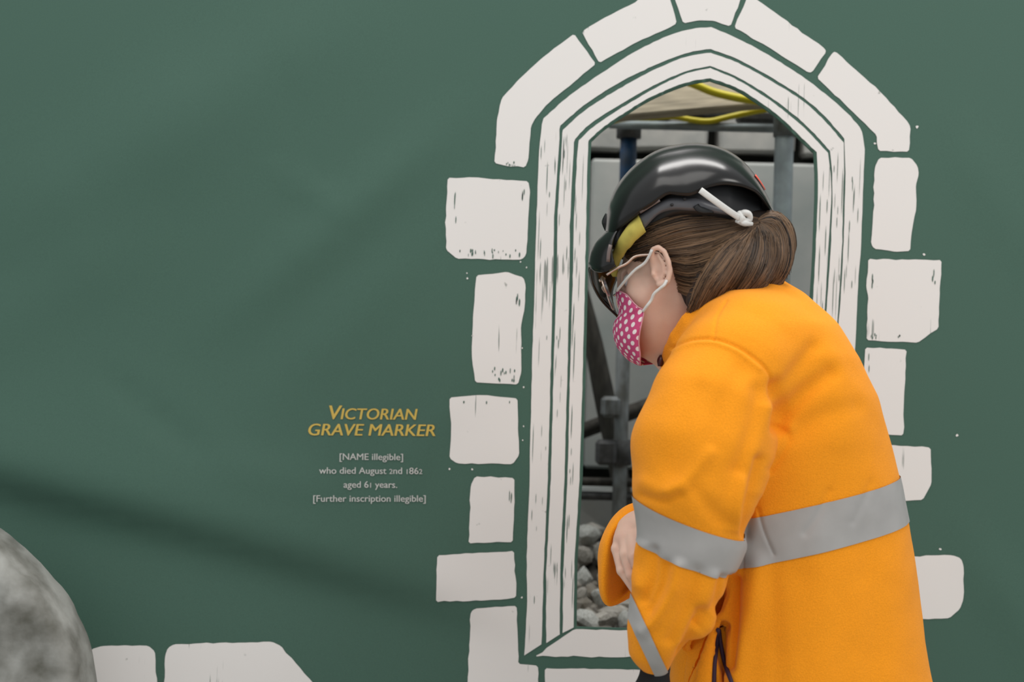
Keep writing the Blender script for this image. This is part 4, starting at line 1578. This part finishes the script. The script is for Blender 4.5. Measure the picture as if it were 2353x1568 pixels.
def strands(guides, n, m_, jit, r0, seed, lift=0.0012):
    g_ = np.random.default_rng(seed)
    G = np.array([spline(q, m_) for q in guides])
    vv, ff, cc = [], [], []
    for i in range(n):
        u = g_.uniform(0, len(G) - 1.0001)
        k = int(u)
        w = u - k
        c = G[k] * (1 - w) + G[k + 1] * w
        off = g_.normal(0, jit, 2)
        fr = np.linspace(0, 1, m_)[:, None]
        amp = np.sin(np.pi * np.clip(fr, 0.08, 0.95))
        c = c + off * amp + np.sin(fr * g_.uniform(3, 7) + g_.uniform(0, 6)) * g_.normal(0, jit * 0.25, 2) * amp
        a, b = (0.0, 1.0)
        if g_.random() < 0.5:
            a = g_.uniform(0, 0.3)
            b = g_.uniform(0.75, 1.0)
        t = np.linspace(a, b, m_)
        c = np.stack([np.interp(t, fr[:, 0], c[:, 0]), np.interp(t, fr[:, 0], c[:, 1])], 1)
        lf = lift * g_.uniform(0.4, 2.2)
        P_ = np.array([on_hair(x, y, lf) for x, y in c])
        for _ in range(2):
            P_[1:-1] = 0.25 * P_[:-2] + 0.5 * P_[1:-1] + 0.25 * P_[2:]
        tg = np.gradient(P_, axis=0)
        tg /= np.linalg.norm(tg, axis=1)[:, None] + 1e-9
        s = np.cross(tg, np.array([0, -1.0, 0]))
        s /= np.linalg.norm(s, axis=1)[:, None] + 1e-9
        up = np.cross(s, tg)
        base = sum(len(x) for x in vv) if False else base_count[0]
        rr = r0 * g_.uniform(0.6, 1.4) * (0.35 + 0.65 * np.sin(np.pi * np.linspace(0.06, 0.94, m_)))[:, None]
        ring = np.stack([P_ + s * rr, P_ + up * rr * 0.8, P_ - s * rr], 1).reshape(-1, 3)
        vv.append(ring)
        base_count[0] += len(ring)
        tint = np.clip(0.6 * g_.beta(1.2, 2.4) + 0.6 * (mnoise.noise(Vector((u * 6.0, seed * 7.3, 0))) * 1.0 + 0.30), 0, 1)
        cc.append(np.full(len(ring), tint))
        for j in range(m_ - 1):
            o_ = base + j * 3
            for e in range(3):
                ff.append((o_ + e, o_ + (e + 1) % 3, o_ + 3 + (e + 1) % 3, o_ + 3 + e))
    return np.vstack(vv), np.array(ff), np.concatenate(cc)


for guides, n, jit, r0, sd in ((GUIDES_SIDE, 900, 3.0, 0.0008, 1), (GUIDES_TAIL, 1300, 3.5, 0.0009, 2)):
    base_count = [0]
    v_, f_, c_ = strands(guides, n, 14, jit, r0, sd)
    # make the ring winding face outwards
    me = mesh_np('hair_strands', v_, f_)
    at = me.attributes.new('tint', 'FLOAT', 'POINT')
    at.data.foreach_set('value', c_.astype(np.float32))
    o = link('hair_strands', me, 'hair', hair)
    o['kind'] = 'stuff'

# ---------------------------------------------------------------- hard hat


def half_dome(S, Rn, Rf, wn, wf, nu, nt, pw=2.4, off=0.0):
    """shell between a middle ridge S and the near / far rims (px curves); returns verts[nu, 2nt+1], uv"""
    S = spline(S, nu)
    Rn = spline(Rn, nu)
    Rf = spline(Rf, nu)
    u = np.linspace(0, 1, nu)
    prof = np.clip(1 - np.abs(2 * u - 1) ** pw, 0, 1) ** 0.5
    out = np.zeros((nu, 2 * nt + 1, 3))
    for i in range(nu):
        for j in range(-nt, nt + 1):
            t = abs(j) / nt * math.pi / 2
            R = Rn[i] if j <= 0 else Rf[i]
            w = -wn * prof[i] if j < 0 else wf * prof[i]
            c = S[i] + (R - S[i]) * (1 - math.cos(t))
            out[i, j + nt] = V(c[0], c[1], w * math.sin(t))
    return out


def sheet(name, g_, m, parent, thick=0.0, uv=None, sub=0, off=-1):
    nu, nt = g_.shape[:2]
    f = np.array([(i * nt + j, i * nt + j + 1, (i + 1) * nt + j + 1, (i + 1) * nt + j) for i in range(nu - 1) for j in range(nt - 1)])
    me = mesh_np(name, g_.reshape(-1, 3), f)
    bm = bmesh.new()
    bm.from_mesh(me)
    bmesh.ops.remove_doubles(bm, verts=bm.verts, dist=1e-5) if uv is None else None
    bm.to_mesh(me)
    bm.free()
    if uv is not None:
        ul = me.uv_layers.new(name='UVMap')
        flat = uv.reshape(-1, 2)
        li = np.zeros(len(me.loops), np.int32)
        me.loops.foreach_get('vertex_index', li)
        ul.data.foreach_set('uv', flat[li].astype(np.float32).ravel())
    o = link(name, me, m, parent)
    if thick:
        s = o.modifiers.new('thickness', 'SOLIDIFY')
        s.thickness = thick
        s.offset = off
    return o


hat_c = V(1590, 480)
hat = empty('hard_hat', tuple(hat_c))
tag(hat, 'glossy black hard hat with orange mark at the back, worn by the person', 'hard hat')
ridge = [(1396, 545), (1397, 505), (1405, 468), (1425, 428), (1462, 388), (1510, 357), (1560, 343), (1605, 339), (1650, 346), (1690, 365), (1722, 393), (1748, 430), (1764, 462), (1775, 490)]
rim_n = [(1396, 545), (1420, 527), (1467, 489), (1499, 468), (1533, 445), (1562, 446), (1584, 447), (1603, 440), (1626, 429), (1658, 422), (1690, 424), (1715, 430), (1743, 446), (1775, 490)]
rim_f = [(1396, 545), (1425, 590), (1470, 600), (1520, 590), (1570, 580), (1620, 570), (1670, 555), (1720, 535), (1752, 515), (1775, 490)]
g_ = half_dome(ridge, rim_n, rim_f, 0.115, 0.112, 72, 26, 2.6)
# raised crest and side flutes
nu, nt2, _ = g_.shape
ctr = V(1590, 520)
for i in range(nu):
    for j in range(nt2):
        t = (j - 26) / 26
        u = i / (nu - 1)
        e = math.sin(math.pi * min(1, max(0, (u - 0.12) / 0.7))) if 0.12 < u < 0.82 else 0
        k = 0.004 * e / (1 + math.exp((abs(t) - 0.30) * 40))
        n_ = g_[i, j] - ctr
        g_[i, j] += n_ / np.linalg.norm(n_) * k
shell = sheet('shell', g_, 'black', hat, 0.003)
# rolled rim
tube('rim', g_[4:-1, 0], 0.0022, 'black', shell, seg=8)
tube('rim', g_[4:-1, -1], 0.0022, 'black', shell, seg=8)
# peak: near edge, middle line, far edge
root = spline(Vs([(1428, 523, -.062), (1402, 530, -.03), (1395, 545, 0.0), (1400, 590, .045), (1420, 640, .085)]), 30)
tip = spline(Vs([(1414, 610, -.078), (1392, 622, -.070), (1370, 622, -.048), (1357, 614, -.02), (1358, 632, .005), (1364, 656, .035), (1384, 692, .065), (1420, 728, .085)]), 30)
gp = np.zeros((30, 9, 3))
for i in range(30):
    for j in range(9):
        t = j / 8
        b = math.sin(math.pi * t) * 0.008
        gp[i, j] = root[i] * (1 - t) + tip[i] * t + np.array([-b, 0, b * 0.3])
sheet('peak', gp, 'black', hat, 0.003)
tube('peak_rim', tip, 0.0022, 'black', hat, seg=8)
# front rain-gutter bump
tube('front_clip', spline(Vs([(1397, 492, 0), (1393, 510, 0), (1396, 530, 0)]), 10), [0.004, 0.007, 0.004], 'black', hat, seg=8)
# mark at the back
st_px = [[(1714, 408), (1722, 402)], [(1720, 417), (1729, 411)], [(1728, 428), (1737, 422)], [(1736, 441), (1743, 436)]]


def on_shell(px, py, lift=0.0012):
    o = Vector(CAM)
    d = (Vector(V(px, py)) - o).normalized()
    h_ = sbvh.ray_cast(o, d)
    if h_[0] is None:
        n_ = sbvh.find_nearest(Vector(V(px, py)))
        return np.array(n_[0]) - np.array(d) * lift
    return np.array(h_[0] - d * lift)


sbvh = bvhtree.BVHTree.FromPolygons([Vector(p) for p in g_.reshape(-1, 3)], [(i * nt2 + j, i * nt2 + j + 1, (i + 1) * nt2 + j + 1, (i + 1) * nt2 + j) for i in range(nu - 1) for j in range(nt2 - 1)])
gxp, gyp = to_px(g_[:, 26])
rows_ = [i for i in range(nu) if gxp[i] > 1680 and 398 < gyp[i] < 442]
gs_ = np.zeros((len(rows_), 4, 3))
for i, ii in enumerate(rows_):
    for j, jj in enumerate((17, 19, 21, 22)):
        n_ = g_[ii, jj] - ctr
        gs_[i, j] = g_[ii, jj] + n_ / np.linalg.norm(n_) * 0.0042
so_ = sheet('orange_mark', gs_, 'sticker', hat, 0.0006)
# harness: grey plastic headband
up_ = [(1466, 497), (1500, 474), (1535, 456), (1575, 455), (1610, 458), (1650, 472), (1690, 484)]
lo_ = [(1479, 527), (1512, 494), (1545, 483), (1585, 484), (1620, 487), (1655, 492), (1692, 498)]
def harness(name, up_, lo_, dd, m, n=40, k=5, thick=0.0025, bulge=0.003):
    U, L = spline(up_, n), spline(lo_, n)
    D_ = np.interp(np.linspace(0, 1, n), np.linspace(0, 1, len(dd)), dd)
    o = np.zeros((n, k, 3))
    for i in range(n):
        for j in range(k):
            t = j / (k - 1)
            q = U[i] * (1 - t) + L[i] * t
            o[i, j] = V(q[0], q[1], D_[i] - bulge * math.sin(math.pi * t))
    return sheet(name, o, m, hat, thick)


hb = harness('headband', up_, lo_, [-.088, -.098, -.103, -.104, -.104, -.100, -.092], 'grey_plastic')
for (px, py) in [(1544, 471), (1573, 457)]:
    bm = bmesh.new()
    bmesh.ops.create_cone(bm, cap_ends=True, segments=14, radius1=0.0022, radius2=0.0022, depth=0.004)
    o = link('stud', bm_mesh('stud', bm), 'black_matt', hb)
    o.location = V(px, py, -.109)
    o.rotation_euler = (math.pi / 2, 0, 0)
tube('slot', spline(Vs([(1599, 472, -.108), (1608, 482, -.1085), (1640, 488, -.106)]), 10), [0.0045, 0.0045, 0.001], 'black_matt', hb, seg=8, flat=((0, 1, 0), 0.35))
tube('adjuster', spline(Vs([(1470, 487, -.102), (1515, 459, -.112)]), 6), 0.0032, mat('brown_grey_plastic', (0.16, 0.12, 0.11), 0.5), hat, seg=6, flat=((0, 1, 0), 0.4))
tube('adjuster', spline(Vs([(1403, 563, -.085), (1399, 580, -.086), (1397, 602, -.084)]), 6), 0.0030, bpy.data.materials['brown_grey_plastic'], hat, seg=6, flat=((0, 1, 0), 0.4))
# inner cradle behind the headband
harness('cradle', [(1470, 520), (1530, 440), (1600, 420), (1680, 410), (1750, 450)], [(1490, 545), (1540, 500), (1610, 495), (1690, 505), (1752, 510)], [-.07, -.088, -.09, -.08, -.04], 'black_matt')
# yellow foam browband
harness('foam_pad', [(1471, 497), (1445, 528), (1422, 565), (1410, 598), (1408, 615), (1412, 626)], [(1481, 528), (1458, 548), (1434, 580), (1420, 608), (1416, 622), (1416, 634)], [-.086, -.082, -.07, -.045, -.01, .02], 'foam', thick=0.006, bulge=0.006)
# white elastic with its knot
tube('elastic', spline(Vs([(1609, 437, -.122), (1640, 460, -.120), (1675, 485, -.112), (1702, 503, -.100)]), 16), 0.0047, 'white_cord', hat, seg=10, flat=((0, 1, 0), 0.4))
tube('elastic', spline(Vs([(1702, 492, -.095), (1712, 489, -.100), (1721, 493, -.098), (1722, 504, -.095), (1712, 508, -.097), (1704, 500, -.100)]), 20), 0.0046, 'white_cord', hat, seg=8)
tube('elastic', spline(Vs([(1690, 508, -.098), (1706, 512, -.100), (1728, 515, -.092)]), 10), [0.002, 0.005, 0.003], 'white_cord', hat, seg=8)
tube('elastic', spline(Vs([(1697, 488, -.098), (1704, 500, -.102), (1702, 512, -.1)]), 10), 0.0038, 'white_cord', hat, seg=8)

# ---------------------------------------------------------------- face mask
mask = empty('face_mask', tuple(V(1440, 760)))
tag(mask, 'pink cloth face mask with white polka dots and thin white ear loops', 'face mask')
S_ = [(1414, 670), (1417, 690), (1421, 712), (1420, 726), (1412, 738), (1408, 757), (1411, 780), (1421, 804), (1444, 829), (1468, 841)]
Rn_ = [(1420, 668), (1440, 678), (1452, 692), (1466, 706), (1479, 715), (1475, 740), (1470, 765), (1468, 790), (1471, 815), (1471, 840)]
Rf_ = [(1425, 690), (1450, 700), (1470, 715), (1490, 735), (1500, 750), (1502, 770), (1505, 790), (1508, 805), (1512, 822), (1515, 836)]
nuM, ntM = 44, 18
Sm, Rm, Rfm = spline(S_, nuM), spline(Rn_, nuM), spline(Rf_, nuM)
gm = np.zeros((nuM, 2 * ntM + 1, 3))
uvm = np.zeros((nuM, 2 * ntM + 1, 2))
for i in range(nuM):
    u = i / (nuM - 1)
    wn = np.interp(u, [0, 0.08, 0.3, 0.6, 0.9, 1], [0.034, 0.052, 0.068, 0.070, 0.062, 0.052])
    for j in range(-ntM, ntM + 1):
        t = abs(j) / ntM
        a = t * math.pi / 2
        R = Rm[i] if j <= 0 else Rfm[i]
        c = Sm[i] + (R - Sm[i]) * (1 - math.cos(a)) ** 0.9
        pl = 0.0016 * math.sin(t * 9 + u * 4) * math.sin(math.pi * t)
        gm[i, j + ntM] = V(c[0], c[1], (-wn if j < 0 else wn) * math.sin(a) + (0.002 if j < 0 else 0) * 0 + pl)
dy_ = np.cumsum(np.vstack([np.zeros((1, 2 * ntM + 1)), np.linalg.norm(np.diff(gm, axis=0), axis=2)]), 0)
dx_ = np.cumsum(np.hstack([np.zeros((nuM, 1)), np.linalg.norm(np.diff(gm, axis=1), axis=2)]), 1)
uvm[..., 0] = dx_ - dx_[:, ntM:ntM + 1] + 1
uvm[..., 1] = dy_[:, ntM:ntM + 1] + 1
cloth = sheet('cloth', gm, 'polka', mask, 0.0016, uv=uvm)
tube('hem', gm[:, 0], 0.0011, mat('pale_pink_hem', (0.62, 0.25, 0.32), 0.8), cloth, seg=6)
tube('ear_loop', spline(Vs([(1417, 669, -.045), (1440, 641, -.066), (1460, 620, -.074), (1480, 606, -.080), (1491, 590, -.086), (1498, 574, -.090)]), 24), 0.0021, 'white_cord', mask, seg=8)
tube('ear_loop', spline(Vs([(1478, 716, -.068), (1488, 702, -.075), (1497, 690, -.077), (1503, 676, -.081), (1516, 664, -.085), (1526, 656, -.088), (1532, 645, -.086)]), 24), 0.0024, 'white_cord', mask, seg=8)

# ---------------------------------------------------------------- glasses
gl = empty('glasses', tuple(V(1420, 640)))
tag(gl, 'thin metal framed glasses under the hard hat peak', 'glasses')
tube('temple', spline(Vs([(1500, 585, -.078), (1461, 589, -.077), (1440, 606, -.076), (1415, 618, -.073), (1394, 632, -.070)]), 20), 0.0019, 'gold', gl, seg=8)
tube('temple', spline(Vs([(1510, 640, .078), (1450, 655, .077), (1410, 680, .073)]), 12), 0.0017, 'gold', gl, seg=8)
for s, ce, ex in ((-1, (1391, 658), (15, 22)), (1, (1402, 690), (12, 22))):
    a = np.linspace(0, 2 * math.pi, 33)
    pts = [(ce[0] + ex[0] * math.cos(t) * 0.25 + ex[1] * math.sin(t) * 0.35, ce[1] + ex[1] * math.sin(t), s * 0.037 + 0.026 * math.cos(t)) for t in a]
    P_ = Vs(pts)
    fr = tube('lens_rim', P_, 0.0013, 'gold', gl, seg=6)
    c = P_[:-1].mean(0)
    v_ = np.vstack([c + np.array([-0.002, 0, 0]), P_[:-1]])
    me = mesh('lens', v_, [(0, 1 + i, 1 + (i + 1) % 32) for i in range(32)])
    o = link('lens', me, 'lens', fr)
    o.modifiers.new('t', 'SOLIDIFY').thickness = 0.0012
tube('bridge', spline(Vs([(1386, 657, -.012), (1384, 662, 0), (1390, 672, .012)]), 8), 0.0014, 'gold', gl, seg=6)
tube('nose_pad', spline(Vs([(1377, 646, -.012), (1384, 642, -.010), (1390, 640, -.012)]), 8), [0.002, 0.0035, 0.002], 'gold', gl, seg=6)
